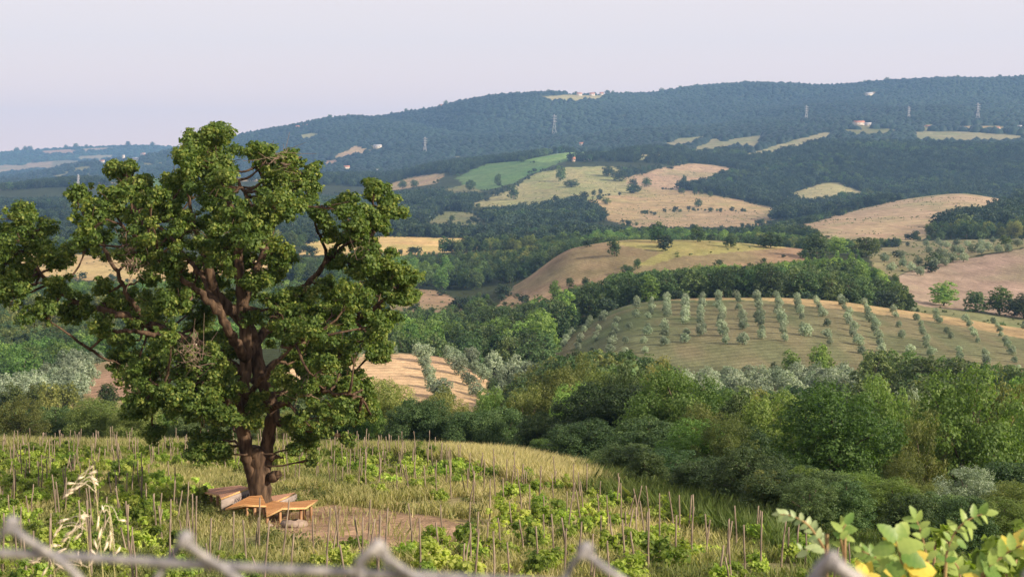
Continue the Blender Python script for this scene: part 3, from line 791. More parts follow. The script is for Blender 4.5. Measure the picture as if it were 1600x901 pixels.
def kinds_for(X, Y, rng):
    a = vnoise(X/60, Y/90, 51) + 0.35 * (rng.random(len(X)) - 0.5)
    k = np.where(a > 0.16, 2, np.where(a > -0.05, 1, 0))       # 0 dark, 1 wood, 2 lighter
    k = np.where((a < -0.28), 3, k)                             # olive-toned
    return k
WK = ['o', 'd', 'g', 'y']
rw = np.random.default_rng(99)
X, Y, Z = scatter(122, 470, 5.8, rw)
# keep the belt (already built tree by tree) and the open view to the meadows free
u_, v_ = pix(X, Y, Z)
keep = ~((Y < 205) & (v_ < 640) & (u_ > 420) & (u_ < 900)) & ~((Y < 190) & (v_ < 650) & (u_ < 420))
X, Y, Z = X[keep], Y[keep], Z[keep]
kk = kinds_for(X, Y, rw)
Hs = 6.5 + 3.5 * rw.random(len(X))
u_, v_ = pix(X, Y, Z)
Hs = np.where((Y > 395) & (Y < 475) & (u_ > 960) & (u_ < 1440), 10.5 + 2*rw.random(len(X)), Hs)       # tall dark hedge
kk = np.where((Y > 395) & (Y < 475) & (u_ > 860) & (u_ < 1440), np.where(rw.random(len(X)) < .8, 0, 1), kk)
Hs = np.where((Y > 235) & (Y < 262) & (u_ > 1000), 3.6 + 1.6*rw.random(len(X)), Hs)                    # low hedge below the domed hill
Hs = limit(X, Y, Z, Hs)
vis = visible(X, Y, Z + Hs) & (Hs > 1.6)
X, Y, Z, kk, Hs = X[vis], Y[vis], Z[vis], kk[vis], Hs[vis]
order = np.argsort(-(Hs / Y))
ind = order[:250]; rest = order[250:]
wzones = [(0, 235, 'scrub beyond the ravine'), (235, 300, 'low hedge below domed hill'), (300, 395, 'wood left of domed hill'), (395, 480, 'dark hedge behind domed hill')]
ind = sorted(ind, key=lambda i: CX + F * X[i] / Y[i])
cnt = {}
for i in ind:
    k = WK[kk[i]]
    zi = next(j for j, (a, b, t) in enumerate(wzones) if a <= Y[i] < b)
    c = cnt.get((k, zi), 0); cnt[(k, zi)] = c + 1
    v = MID[k]; s = Hs[i] / 10 * (0.85 + .3*rw.random())
    single('woodland_tree', v[int(rw.integers(0, 9)) % len(v)], float(X[i]), float(Y[i]), s, '%s tree, %s of that green from left, %s' % (kn[k], ordinal(c), wzones[zi][2]), 'tree', 'trees ' + wzones[zi][2], Hs[i]/10)

def mass(name, label, X, Y, Z, kk, Hs, protos, rng, wide=1.0):
    """one object: points that carry whole trees (Geometry Nodes)"""
    P = np.stack([X, Y, Z], 1)
    me = bpy.data.meshes.new(name); me.vertices.add(len(P)); me.vertices.foreach_set('co', P.astype(np.float32).ravel())
    sc = np.stack([Hs/10*wide*(0.85+.3*rng.random(len(P))), Hs/10*wide*(0.85+.3*rng.random(len(P))), Hs/10], 1)
    a = me.attributes.new('sc', 'FLOAT_VECTOR', 'POINT'); a.data.foreach_set('vector', sc.astype(np.float32).ravel())
    ro = np.zeros((len(P), 3)); ro[:, 2] = rng.random(len(P)) * 6.28
    a = me.attributes.new('ro', 'FLOAT_VECTOR', 'POINT'); a.data.foreach_set('vector', ro.astype(np.float32).ravel())
    a = me.attributes.new('pick', 'INT', 'POINT'); a.data.foreach_set('value', kk.astype(np.int32))
    o = link(name, me); tag(o, label, kind='stuff')
    ng = bpy.data.node_groups.new(name, 'GeometryNodeTree')
    ng.interface.new_socket('Geometry', in_out='INPUT', socket_type='NodeSocketGeometry')
    ng.interface.new_socket('Geometry', in_out='OUTPUT', socket_type='NodeSocketGeometry')
    N = ng.nodes; L = ng.links
    gi = N.new('NodeGroupInput'); go = N.new('NodeGroupOutput')
    j = N.new('GeometryNodeJoinGeometry')
    def na(nm, t):
        x = N.new('GeometryNodeInputNamedAttribute'); x.data_type = t; x.inputs[0].default_value = nm; return x
    s = na('sc', 'FLOAT_VECTOR'); r = na('ro', 'FLOAT_VECTOR'); p = na('pick', 'INT')
    for q, src in enumerate(protos):
        oi = N.new('GeometryNodeObjectInfo'); oi.inputs['Object'].default_value = src; oi.inputs['As Instance'].default_value = True
        ip = N.new('GeometryNodeInstanceOnPoints')
        cmp_ = N.new('FunctionNodeCompare'); cmp_.data_type = 'INT'; cmp_.operation = 'EQUAL'; cmp_.inputs[3].default_value = q
        L.new(p.outputs[0], cmp_.inputs[2])
        L.new(gi.outputs[0], ip.inputs['Points']); L.new(cmp_.outputs[0], ip.inputs['Selection']); L.new(oi.outputs['Geometry'], ip.inputs['Instance'])
        L.new(r.outputs[0], ip.inputs['Rotation']); L.new(s.outputs[0], ip.inputs['Scale'])
        L.new(ip.outputs[0], j.inputs[0])
    L.new(j.outputs[0], go.inputs[0])
    md = o.modifiers.new('trees', 'NODES'); md.node_group = ng
    return o

# standing source trees for the masses: real trees at the wood's edge
def source(me, x, y, dm, H, lab):
    p = hit(x, y, dm)
    return single('woodland_tree', me, p[0], p[1], H/10, lab, 'tree', None, H/10)
srcM = [source(MID['o'][0], 626, 470, 440, 8, 'dark tree at the corner of the valley wood by the reddish field'), source(MID['d'][0], 742, 452, 440, 8, 'deep green tree in the valley wood below the yellow field'),
        source(MID['g'][0], 700, 430, 440, 7, 'fresh green tree in the valley wood below the yellow field'), source(MID['y'][0], 665, 440, 440, 7, 'olive-green tree in the valley wood below the yellow field')]
srcF = [source(FAR['o'][0], 930, 350, 1000, 9, 'dark tree in the valley wood under the tan rounded field'), source(FAR['d'][0], 850, 350, 1000, 9, 'deep green tree in the valley wood under the pale field'),
        source(FAR['d'][1], 1250, 270, 1500, 9, 'deep green tree of the wooded hill above the triangular field'), source(FAR['y'][0], 1300, 250, 1500, 9, 'olive-green tree of the wooded hill above the triangular field')]
mass('valley_woods', 'dark broadleaf scrub and wood on the near slopes', X[rest], Y[rest], Z[rest], kk[rest], Hs[rest], srcM, rw)
X, Y, Z = scatter(470, 1000, 6.6, rw)
kk = kinds_for(X, Y, rw); Hs = limit(X, Y, Z, 6.5 + 4*rw.random(len(X)))
k_ = Hs > 1.8; X, Y, Z, kk, Hs = X[k_], Y[k_], Z[k_], kk[k_], Hs[k_]
mass('valley_woods', 'blue-green wood filling the valley below the yellow field', X, Y, Z, kk, Hs, srcM, rw)
n1 = len(X)
X, Y, Z = scatter(1000, 2700, 8.2, rw)
kk = kinds_for(X, Y, rw); Hs = limit(X, Y, Z, 8 + 4.5*rw.random(len(X)))
k_ = Hs > 2.2; X, Y, Z, kk, Hs = X[k_], Y[k_], Z[k_], kk[k_], Hs[k_]
mass('hill_woods', 'dense wood over the middle hills', X, Y, Z, kk, Hs, srcF, rw, 1.12)
print('woods', len(ind), len(rest), n1, len(X))

# hedgerow rims: darker trees that stand along the field edges of the far hills come with the scatter; the ridge itself is one rough canopy
M_RIDGE = m_leaf('ridge_leaves', (0.006,0.022,0.018), (0.014,0.040,0.030), (0.034,0.072,0.044), 0.15, 0.0)
def canopy(name, label, d0, d1, step, h0, h1, rng, rad, seed, openness=None):
    X, Y, Z = scatter(d0, d1, step, rng, h1)
    if d1 < 5400:
        k = vnoise(X/110, Y/330, 23) < .42
        X, Y, Z = X[k], Y[k], Z[k]
    if openness is not None:
        k = vnoise(X/300, Y/380, 21) <= openness
        X, Y, Z = X[k], Y[k], Z[k]
    n = len(X)
    # a rough dome of 9 faces + skirt per crown
    ang = np.arange(6) / 6 * 2 * math.pi
    base = [(math.cos(a), math.sin(a), -0.1) for a in ang] + [(0.72*math.cos(a+.5), 0.72*math.sin(a+.5), 0.62) for a in ang] + [(0, 0, 1.0)]
    base = np.array(base); nv = 13
    Fb = [(i, (i+1) % 6, 6+i) for i in range(6)] + [(6+i, (i+1) % 6, 6+(i+1) % 6) for i in range(6)] + [(6+i, 6+(i+1) % 6, 12) for i in range(6)]
    Fb = np.array(Fb)
    H = h0 + (h1-h0) * rng.random(n); Rr = rad * (0.75 + .5*rng.random(n))
    V = base[None] * (1 + 0.35*(rng.random((n, nv, 3)) - .5))
    V = V * np.stack([Rr, Rr, H], 1)[:, None, :] + np.stack([X, Y, Z], 1)[:, None, :]
    Fq = (Fb[None] + (np.arange(n) * nv)[:, None, None]).reshape(-1, 3)
    rn = rng.random(len(Fq)); cl = np.repeat(np.clip(rng.random(n)*.5 + vnoise(X/90, Y/150, 61)*.9 + vnoise(X/380, Y/600, 62)*1.5 + .35, 0, 1.2)*.9, len(Fb))
    o = link(name, mesh_np(name, V.reshape(-1, 3), Fq, M_RIDGE, rn, cl)); tag(o, label, kind='stuff')
    print(name, n)
canopy('ridge_woods', 'continuous wood covering the long ridge', 2700, 5300, 13, 6, 13, rw, 9.5, 1)
# scattered taller trees that stick out of the ridge's crest
xs_ = np.sort(np.concatenate([385 + 1215*rw.random(40), 20 + 240*rw.random(10)]))
for i, x in enumerate(xs_):
    m_ = (_DS > (5600 if x < 300 else 4200)) & (_DS < 7600); D_ = _DS[m_]; a_ = (x-CX)/F; zz = ground(a_*D_, D_); k_ = int(np.argmax(zz/D_)); H_ = (3.5 + 4.5*rw.random())/F*D_[k_]*1.25
    o = link('crest_tree', MID['d'][i % 2], None, (a_*D_[k_], D_[k_], zz[k_])); o.scale = (H_/8*(.7+.5*rw.random()), H_/8*(.7+.5*rw.random()), H_/10); o.rotation_euler = (0, 0, rw.random()*6)
    tag(o, 'small hazy tree on the skyline crest, %s from left' % ordinal(i), 'tree', 'trees along the skyline')
def tufts(n, rng):
    Y = 400 + 2000*rng.random(n)**.8; U = -60 + 1720*rng.random(n); X = (U - CX)/F*Y; Z = ground(X, Y)
    f = field_of(X, Y, Z, False); clean = {0, 3, 7, 14, 15}
    k = (f >= 0) & ~np.isin(f, list(clean)) & visible(X, Y, Z + .5) & (vnoise(X/30, Y/30, 95) > -.05)
    X, Y, Z = X[k], Y[k], Z[k]; V, Fc, rn, cl = cloud(np.stack([X, Y, Z + .2], 1), .25 + .8*rng.random(len(X))**3, 4, .55, rng, tuft=4, tr=.6, flat=.5)
    o = link('scrub', mesh_np('scrub', V, Fc, M_WOOD, rn, cl)); tag(o, 'tiny scattered tufts of scrub over the dry pastures', kind='stuff')
tufts(16000, rw)
def margins(rng):
    n = 90000; Y = np.sqrt(380**2 + (2500**2-380**2)*rng.random(n)); U = -60 + 1720*rng.random(n); X = (U - CX)/F*Y; Z = ground(X, Y)
    f = field_of(X, Y, Z, False); k = f >= 0; X, Y, Z, f = X[k], Y[k], Z[k], f[k]
    edge = np.zeros(len(X), bool)
    for a in range(8):
        r_ = 6 + 5*rng.random(len(X)); X2 = X + np.cos(a*.785)*r_; Y2 = Y + np.sin(a*.785)*r_*1.6
        edge |= field_of(X2, Y2, ground(X2, Y2), False) != f
    k = edge & (vnoise(X/26, Y/26, 96) > .08) & (rng.random(len(X)) < .24) & visible(X, Y, Z + 2)
    X, Y, Z = X[k], Y[k], Z[k]; print('margins', len(X))
    mass('field_margin_bushes', 'ragged bushes and small trees along the margins of the fields', X, Y, Z, rng.integers(0, 4, len(X)), 1.2 + 3.8*rng.random(len(X))**1.6, srcF, rng, 1.5)
margins(rw)
canopy('distant_woods', 'hazy tree cover between the meadows of the far left ridge', 5600, 7700, 26, 7, 14, rw, 15, 2, 0.14)
#PART3
# ------------------------------------------------------------------ the big oak
OD = 46.0
def P3(x, y, d=0.0):
    """point at photo pixel (x, y), d metres behind the plane of the trunk"""
    a, b = px_dir(x, y); D = OD + d
    return np.array([a * D, D, b * D])
ro = np.random.default_rng(2024)
ob = P3(405, 797)
obz = float(ground(ob[0], ob[1]))
oak = empty('oak_tree', (ob[0], ob[1], obz))
tag(oak, 'huge old oak with a forked trunk rising out of the wooden benches', 'tree')
inv = np.array([ob[0], ob[1], obz])
def limb(pts, r, name='limb', sides=10, jit=0.06, rough=0.10):
    P = smooth_path([P3(*p) - inv for p in pts], 5, jit, ro)
    R = np.interp(np.linspace(0, 1, len(P)), np.linspace(0, 1, len(r)), r)
    g = Geo(); g.tube(P, R, sides, 0, rough, ro)
    return g, P
tg, _ = limb([(406,808,0),(407,785,0),(405,750,0),(402,715,0),(402,698,0)], [0.31,0.24,0.235,0.25,0.20], 16)
# root flare and furrowed stems: two stems that part near the ground
lst, LP1 = limb([(403,804,.0),(402,775,.02),(394,740,.0),(386,705,-.1),(380,655,-.1),(382,600,0),(384,550,.1),(381,490,.1),(375,430,.1),(371,380,.2),(362,330,.1),(345,285,.1),(330,235,0)],
                [0.22,0.175,0.185,0.20,0.18,0.165,0.17,0.16,0.14,0.12,0.09,0.06,0.03], 'stem', 14)
rst, LP2 = limb([(414,804,.1),(414,775,.1),(415,740,.1),(417,695,.1),(425,655,.0),(424,630,.2),(412,600,.3),(402,570,.4),(396,530,.6),(378,500,.7),(352,478,.6),(335,455,.4),(328,430,.2),(318,390,.0),(300,340,.0),(292,290,0)],
                [0.21,0.165,0.17,0.18,0.18,0.18,0.21,0.21,0.19,0.18,0.17,0.14,0.13,0.09,0.06,0.03], 'stem', 14)
kn_, _ = limb([(425,745,-.1),(433,741,-.2),(437,737,-.25)], [0.16,0.13,0.05], 'knot', 9)
kn2, _ = limb([(424,716,-.1),(434,713,-.2),(443,716,-.3)], [0.09,0.05,0.02], 'stub', 7)
trunk = Geo()
for g in (tg, lst, rst, kn_, kn2):
    for V in g.V: pass
    trunk.add(np.concatenate(g.V), g.F)
link('trunk', trunk.mesh('oak_trunk', M_BARK, smooth=True), oak)
LIMBS = [
 ([(384,560,0),(362,525,-.6),(346,495,-1.0),(325,470,-1.2),(300,448,-1.4),(272,425,-1.6),(245,400,-1.8),(225,380,-1.8)], [0.15,.13,.11,.09,.07,.05,.03]),
 ([(383,590,.1),(350,560,.3),(315,540,.8),(270,522,1.2),(225,503,1.3),(180,490,1.2),(140,480,1.0),(110,468,1.0),(75,440,.8),(48,400,.6),(35,365,.5)], [0.17,.15,.13,.11,.09,.07,.05,.03]),
 ([(235,508,1.3),(212,478,1.0),(196,455,.8),(185,430,.6),(168,395,.5),(150,360,.4),(135,330,.3)], [0.09,.07,.06,.05,.03]),
 ([(262,522,.6),(225,521,.2),(190,516,-.1),(165,522,-.3),(140,545,-.4)], [0.08,.06,.05,.03]),
 ([(396,600,.2),(425,575,.4),(462,545,.9),(495,520,1.2),(530,502,1.4),(565,492,1.2),(600,470,1.0),(630,445,.8)], [0.16,.13,.11,.09,.06,.03]),
 ([(385,560,.1),(412,520,.8),(445,480,1.4),(478,445,1.7),(505,415,1.8),(508,395,1.8),(498,365,1.6)], [0.15,.13,.10,.08,.06,.03]),
 ([(505,415,1.8),(528,385,1.9),(552,362,1.9),(580,345,1.8),(598,320,1.7)], [0.07,.06,.045,.02]),
 ([(515,402,1.8),(540,382,1.4),(570,372,1.2),(600,352,1.2)], [0.05,.04,.02]),
 ([(381,480,0),(398,430,.5),(416,385,.9),(428,340,1.1),(432,300,1.1),(440,265,1.0),(470,245,.9)], [0.13,.11,.09,.07,.05,.02]),
 ([(428,340,1.1),(418,300,1.2),(405,260,1.2),(400,232,1.2)], [0.06,.05,.02]),
 ([(418,640,0),(450,625,-.7),(490,610,-1.2),(530,615,-1.5),(565,620,-1.6)], [0.10,.08,.06,.04,.02]),
 ([(382,640,0),(350,622,-.8),(310,610,-1.4),(270,605,-1.8),(230,600,-2.0)], [0.11,.09,.07,.04,.02]),
 ([(300,535,.9),(290,565,.3),(270,590,-.2),(240,620,-.6)], [0.06,.05,.03]),
 ([(240,400,-1.6),(222,352,-.8),(205,310,0),(192,270,.2)], [0.06,.05,.03]),
 ([(540,498,1.3),(575,520,1.1),(592,545,1.0)], [0.05,.04,.02]),
 ([(345,490,-.4),(320,440,.6),(290,400,1.2),(255,360,1.6),(215,335,1.8)], [0.09,.07,.05,.02]),
 ([(372,400,.1),(390,350,-.8),(380,300,-1.2),(355,260,-1.0)], [0.08,.06,.03]),
 ([(384,620,-.1),(410,590,-1.3),(440,560,-2.2),(470,530,-2.8)], [0.09,.07,.05,.02]),
]
limb_pts = [LP1[12:], LP2[20:]]
for pts, r in LIMBS:
    g, P = limb(pts, r, jit=0.09)
    limb_pts.append(P)
    link('limb', g.mesh('oak_limb', M_BARK, smooth=True), oak)
CL = [(325,222,34),(300,255,38),(345,250,38),(278,292,32),(325,290,42),(365,325,40),(300,335,42),(350,365,46),(398,372,40),(412,338,32),(330,398,42),(378,405,42),(428,398,28),(340,212,18),(300,222,20),(352,290,30),
 (420,246,32),(458,252,28),(440,285,38),(474,282,22),(420,308,30),(455,318,28),(425,342,22),(398,232,16),(482,262,12),
 (190,268,20),(204,296,28),(170,318,32),(130,308,25),(150,345,38),(208,345,38),(250,368,42),(232,318,28),(200,388,36),(138,378,32),(262,330,28),(262,408,32),(182,262,14),(118,300,14),(222,282,14),(205,262,12),
 (35,348,32),(58,378,36),(18,388,32),(84,408,30),(40,428,32),(90,448,26),(18,468,28),(58,490,32),(100,482,26),(132,470,26),(160,508,22),(120,502,22),(185,536,22),(170,478,24),(8,430,25),(30,330,18),(-12,410,28),(-5,360,22),(75,350,16),
 (200,468,28),(240,478,32),(280,470,32),(310,498,32),(250,518,28),(205,500,22),(225,440,24),(285,435,28),(160,440,18),(240,410,26),
 (590,300,18),(570,328,32),(532,330,32),(502,338,26),(605,326,22),(560,356,30),(514,364,20),(480,318,16),(545,308,16),(600,346,18),(575,286,9),(585,292,10),(620,330,12),
 (590,398,32),(618,418,28),(636,440,18),(560,418,32),(532,404,26),(600,450,32),(552,460,36),(628,468,22),(512,440,26),(524,480,32),(580,498,32),(608,498,22),(560,538,32),(590,553,18),(530,548,28),(504,518,26),(642,460,12),(575,385,16),(648,432,10),
 (460,488,40),(440,518,40),(490,518,40),(470,558,42),(432,470,26),(510,568,32),(450,600,38),(500,608,38),(540,602,32),(570,608,22),(578,636,18),(550,650,22),(545,680,18),(520,640,32),(475,470,26),(500,490,26),
 (330,440,32),(380,450,28),(408,440,26),(350,478,26),(402,488,24),(300,450,26),(425,430,26),(440,400,22),
 (230,560,32),(212,590,32),(250,600,42),(290,570,38),(330,590,38),(230,630,36),(280,640,42),(320,640,42),(350,610,32),(355,650,30),(340,682,26),(300,690,22),(250,668,26),(212,640,22),(192,560,22),(270,532,32),(322,540,30),(358,548,24),(345,575,26),(392,655,15),(402,640,14),(398,620,16),
 (480,690,22),(470,662,26),(490,716,11),(450,662,13),(315,704,17),(342,706,13),(560,630,18),(585,650,12),(505,668,18),(462,700,10)]
C = []; R = []; bright = []
for (x, y, r) in CL:
    q = max(0.05, 1 - ((x - 330) / 345)**2) * max(0.12, 1 - ((y - 470) / 285)**2)
    span = 4.2 * math.sqrt(q)
    k = 2 if r > 26 else 1
    for j in range(k):
        d = (ro.random() - .5) * span * 0.6 + (0 if k == 1 else [-0.5, 0.5][j] * span * 1.1)
        hole = any(abs(x - hx) < hw and abs(y - hy) < hh for hx, hy, hw, hh in [(392, 600, 34, 90), (335, 462, 30, 40), (378, 450, 18, 60), (290, 440, 30, 22), (150, 485, 60, 18), (510, 385, 26, 32), (385, 690, 40, 40), (225, 515, 50, 14)])
        if hole: d = abs(d) + .6
        if r < 19 and 385 < x < 405 and y > 615: d = -.7
        dx, dy = (ro.random(2) - .5) * r * 0.5
        C.append(P3(x + dx, y + dy, d) - inv); R.append(r / F * OD * (0.78 + .25*ro.random()))
C = np.array(C); R = np.array(R)
# each mass breaks up into smaller sprays
C2 = []; R2 = []
for c, r in zip(C, R):
    m = int(8 + r * 17)
    for i in range(m):
        d = np.clip(ro.normal(size=3), -1.9, 1.9) * r * 0.44; C2.append(c + d * np.array([1, 1, 0.82])); R2.append(0.07 + 0.15 * ro.random()**1.5)
V, Fc, rn, cl = cloud(C2, R2, 420, 0.088, ro, tuft=5, tr=0.6, aspect=0.72, shell=0.35, upb=0.3)
link('crown', mesh_np('oak_crown', V, Fc, M_OAK, rn, cl), oak)
print('oak leaves', len(Fc))
# branches that carry the sprays
LPts = np.vstack(limb_pts)
tw = Geo()
for c, r in zip(C, R):
    dd = np.linalg.norm(LPts - c, axis=1) + 0.6 * np.maximum(0, LPts[:, 2] - c[2])
    a = LPts[np.argmin(dd)]
    if np.linalg.norm(a - c) < 0.15: continue
    mid = (a + c) / 2 + np.array([0, 0, -0.10]) + ro.normal(size=3) * 0.14
    P = smooth_path([a, mid, c], 4, 0.06, ro)
    tw.tube(P, np.linspace(0.045, 0.016, len(P)), 5, 0, 0.1, ro, False)
    for i in range(3):
        e = c + norm(ro.normal(size=3)) * r * 1.0
        Q = smooth_path([P[-3], (P[-1] + e) / 2, e], 2, 0.03, ro)
        tw.tube(Q, np.linspace(0.016, 0.006, len(Q)), 4, 0, 0, None, False)
tg_ = link('branches', tw.mesh('oak_branches', M_BARK, smooth=True), oak)
# dead twig tangles
M_TWIG = m_plain('dead_twigs', (0.12,0.085,0.065), (0.24,0.18,0.14), 9, 0.9, 0.0)
for (x, y, r, n) in [(300,562,30,60),(210,390,30,45),(205,412,24,35),(440,250,24,26),(300,540,20,25),(470,610,20,14),(575,400,22,14),(150,345,20,10)]:
    dt = Geo()
    for i in range(n):
        if i % 2: continue
        a = P3(x + (ro.random()-.5)*r, y + (ro.random()-.5)*r, -1.6 - 1.2*ro.random()) - inv
        P = smooth_path([a, a + ro.normal(size=3)*0.16, a + ro.normal(size=3)*0.32], 3, 0.05, ro)
        dt.tube(P, np.linspace(0.012, 0.004, len(P)), 4, 0, 0, None, False)
    link('dead_branch', dt.mesh('dead_branch', M_TWIG), oak)

# ------------------------------------------------------------------ benches round the oak
def m_planks(name, c1, c2, along, width=0.14):
    m, n, l, b = mat_base(name)
    ge = n.new('ShaderNodeNewGeometry'); mp = n.new('ShaderNodeMapping'); mp.inputs['Rotation'].default_value = (0, 0, along)
    l.new(ge.outputs['Position'], mp.inputs[0])
    sx = n.new('ShaderNodeSeparateXYZ'); l.new(mp.outputs[0], sx.inputs[0])
    d = n.new('ShaderNodeMath'); d.operation = 'DIVIDE'; d.inputs[1].default_value = width; l.new(sx.outputs['Y'], d.inputs[0])
    fl = n.new('ShaderNodeMath'); fl.operation = 'FLOOR'; l.new(d.outputs[0], fl.inputs[0])
    fr = n.new('ShaderNodeMath'); fr.operation = 'FRACT'; l.new(d.outputs[0], fr.inputs[0])
    wn = n.new('ShaderNodeTexWhiteNoise'); wn.noise_dimensions = '1D'; l.new(fl.outputs[0], wn.inputs['W'])
    no = n.new('ShaderNodeTexNoise'); no.inputs['Scale'].default_value = 6; no.inputs['Detail'].default_value = 6
    mp2 = n.new('ShaderNodeMapping'); mp2.inputs['Scale'].default_value = (0.5, 9, 1); l.new(mp.outputs[0], mp2.inputs[0]); l.new(mp2.outputs[0], no.inputs['Vector'])
    ad = n.new('ShaderNodeMath'); ad.operation = 'MULTIPLY_ADD'; ad.inputs[1].default_value = 0.5; l.new(wn.outputs['Value'], ad.inputs[0]); l.new(no.outputs[0], ad.inputs[2])
    r = n.new('ShaderNodeValToRGB'); r.color_ramp.elements[0].position = 0.35; r.color_ramp.elements[1].position = 0.95
    r.color_ramp.elements[0].color = (*c1, 1); r.color_ramp.elements[1].color = (*c2, 1); l.new(ad.outputs[0], r.inputs[0])
    gp = n.new('ShaderNodeMath'); gp.operation = 'LESS_THAN'; gp.inputs[1].default_value = 0.14; l.new(fr.outputs[0], gp.inputs[0])
    mx = n.new('ShaderNodeMixRGB'); mx.inputs[2].default_value = (0.04, 0.02, 0.012, 1); l.new(gp.outputs[0], mx.inputs[0]); l.new(r.outputs[0], mx.inputs[1])
    l.new(mx.outputs[0], b.inputs['Base Color']); b.inputs['Roughness'].default_value = 0.85; b.inputs['Specular IOR Level'].default_value = 0.15
    return m
M_DECK = m_planks('orange_planks', (0.46,0.20,0.07), (0.72,0.38,0.16), 0.35)
M_DECK2 = m_planks('reddish_planks', (0.40,0.19,0.115), (0.60,0.34,0.22), -0.9)
M_PANEL = m_plain('grey_panel', (0.24,0.20,0.185), (0.33,0.28,0.26), 5, 0.8, 0.1, (1,1,3))
M_EDGE = m_plain('deck_edge', (0.50,0.29,0.13), (0.66,0.42,0.2), 12, 0.7)  # rim all round each deck, slightly paler orange than the planks
M_POST = m_plain('bench_posts', (0.22,0.12,0.065), (0.40,0.24,0.13), 10, 0.8, 0.2, (1,1,.3))
M_INK = m_plain('dark_lettering', (0.05,0.04,0.06), None, 5)
def pt(x, y, D):
    a, b = px_dir(x, y); return np.array([a*D, D, b*D])
def bench(label, top, mat, legs, panel=None, text=None):
    T = np.array([pt(*p) for p in top]); c = T.mean(0); gz = float(ground(c[0], c[1]))
    base = np.array([c[0], c[1], gz]); t = empty('bench', base); tag(t, label, 'bench', 'wooden benches round the oak')
    g = Geo(); n = len(T); th = np.array([0, 0, 0.045])
    V = np.vstack([T, T - th]) - base
    g.add(V, [tuple(range(n)), tuple(range(2*n-1, n-1, -1))], 0)
    g.add(V, [(i, i+n, (i+1) % n + n, (i+1) % n) for i in range(n)], 1)
    link('deck', g.mesh('deck', mats=[mat, M_EDGE]), t)
    for lg in legs:
        p = pt(*lg); z0 = float(ground(p[0], p[1])) - 0.1
        g = Geo(); q = p - base
        g.tube([[q[0], q[1], z0 - gz], [q[0], q[1], q[2] - 0.05]], 0.042, 4)
        link('leg', g.mesh('bench_leg', M_POST), t)
    if panel:
        a, b, dz1, dz2 = panel
        a = pt(*a) - base; b = pt(*b) - base
        nrm = norm(np.cross(b - a, [0, 0, 1])) * 0.03
        a = a - np.array([0,0,0.05]); b = b - np.array([0,0,0.05])
        if nrm[1] > 0: nrm = -nrm
        a2 = a + [0,0,-dz1]; b2 = b + [0,0,-dz2]
        g = Geo(); g.add([a, b, b2, a2, a+nrm, b+nrm, b2+nrm, a2+nrm], [(0,1,2,3),(7,6,5,4),(0,4,5,1),(1,5,6,2),(2,6,7,3),(3,7,4,0)])
        pn = link('side_panel', g.mesh('side_panel', M_PANEL), t)
        if text:
            cu = bpy.data.curves.new('txt', 'FONT'); cu.body = text; cu.size = 0.17; cu.extrude = 0.002
            to = bpy.data.objects.new('txt', cu); COL.objects.link(to)
            bpy.context.view_layer.update()
            me = bpy.data.meshes.new_from_object(to.evaluated_get(bpy.context.evaluated_depsgraph_get()))
            bpy.data.objects.remove(to, do_unlink=True)
            me.materials.clear(); me.materials.append(M_INK)
            lo = link('lettering', me, pn)
            X_ = norm(b - a); Zl = norm(nrm); Y_ = np.cross(Zl, X_)
            o_ = a + (b - a) * 0.42 + Y_ * (-0.21) + Zl * 0.036
            lo.matrix_local = Matrix(((X_[0], Y_[0], Zl[0], o_[0]), (X_[1], Y_[1], Zl[1], o_[1]), (X_[2], Y_[2], Zl[2], o_[2]), (0, 0, 0, 1)))
    return t
bench('reddish slatted bench wing left of the trunk, with a lettered grey side panel',
      [(309,767,47.6),(323,763.5,48.6),(374,757.5,49.6),(389,761,46.4),(345,778,45.2),(342,772,46.4)], M_DECK2,
      [(313,767,47.6),(330,768,47.4),(340,770,46.9)], ((345,778,45.2),(389,761,46.4),0.30,0.30), 'ANGELI.A')
bench('low orange plank bench bending in front of the trunk, between the two taller wings',
      [(352,794,44.4),(389,774.5,45.3),(409,773,45.4),(416.5,789,44.1),(382,788,44.0)], M_DECK, [(386,789,44.1),(398,790,44.1),(412,790,44.2)])
bench('long orange plank bench running out to the right on square posts',
      [(415.5,786,44.7),(426.5,782,45.2),(448,784,45.3),(475,782.5,45.9),(497,779.5,46.0),(478,792,42.9),(441,793,42.5),(416.5,806,42.2)], M_DECK,
      [(417.5,806,42.3),(437.5,796,42.7),(450,794,43.2),(470,792.5,43.0),(486,788,43.9),(476,790,44.0)])
bench('pale bench wing pointing up behind the trunk on its right, with a grey side panel',
      [(424,774,46.9),(462.5,768.5,47.6),(432,782,45.9),(424,781,46.2)], M_DECK2, [(440,776,46.8),(455,772,47.2)], ((432,782,45.9),(462.5,768.5,47.4),0.10,0.36))
# stone under the bench
def rock(x, y, D, s, label):
    X, _, _ = pt(x, y, D); z = float(ground(X, D))
    g = Geo(); rr = np.random.default_rng(5)
    V = []; 
    for i in range(5):
        ph = math.pi * (i + .5) / 5
        for k in range(9):
            th = 2*math.pi*k/9; q = s * (0.8 + .35*rr.random())
            V.append([q*math.sin(ph)*math.cos(th)*1.3, q*math.sin(ph)*math.sin(th)*0.8, q*math.cos(ph)*0.5 + s*.25])
    Fc = [(i*9+k, i*9+(k+1) % 9, (i+1)*9+(k+1) % 9, (i+1)*9+k) for i in range(4) for k in range(9)] + [tuple(range(9)), tuple(range(44, 35, -1))]
    g.add(V, Fc); o = link('rock', g.mesh('rock', m_plain('stone', (.20,.15,.12), (.30,.24,.2), 8, .9, .5)), None, (X, D, z)); tag(o, label, 'rock')
rock(459, 820, 41.9, 0.27, 'flat reddish stone lying under the right-hand bench')
rock(417, 815, 42.4, 0.12, 'small pale stone at the foot of the front bench corner')

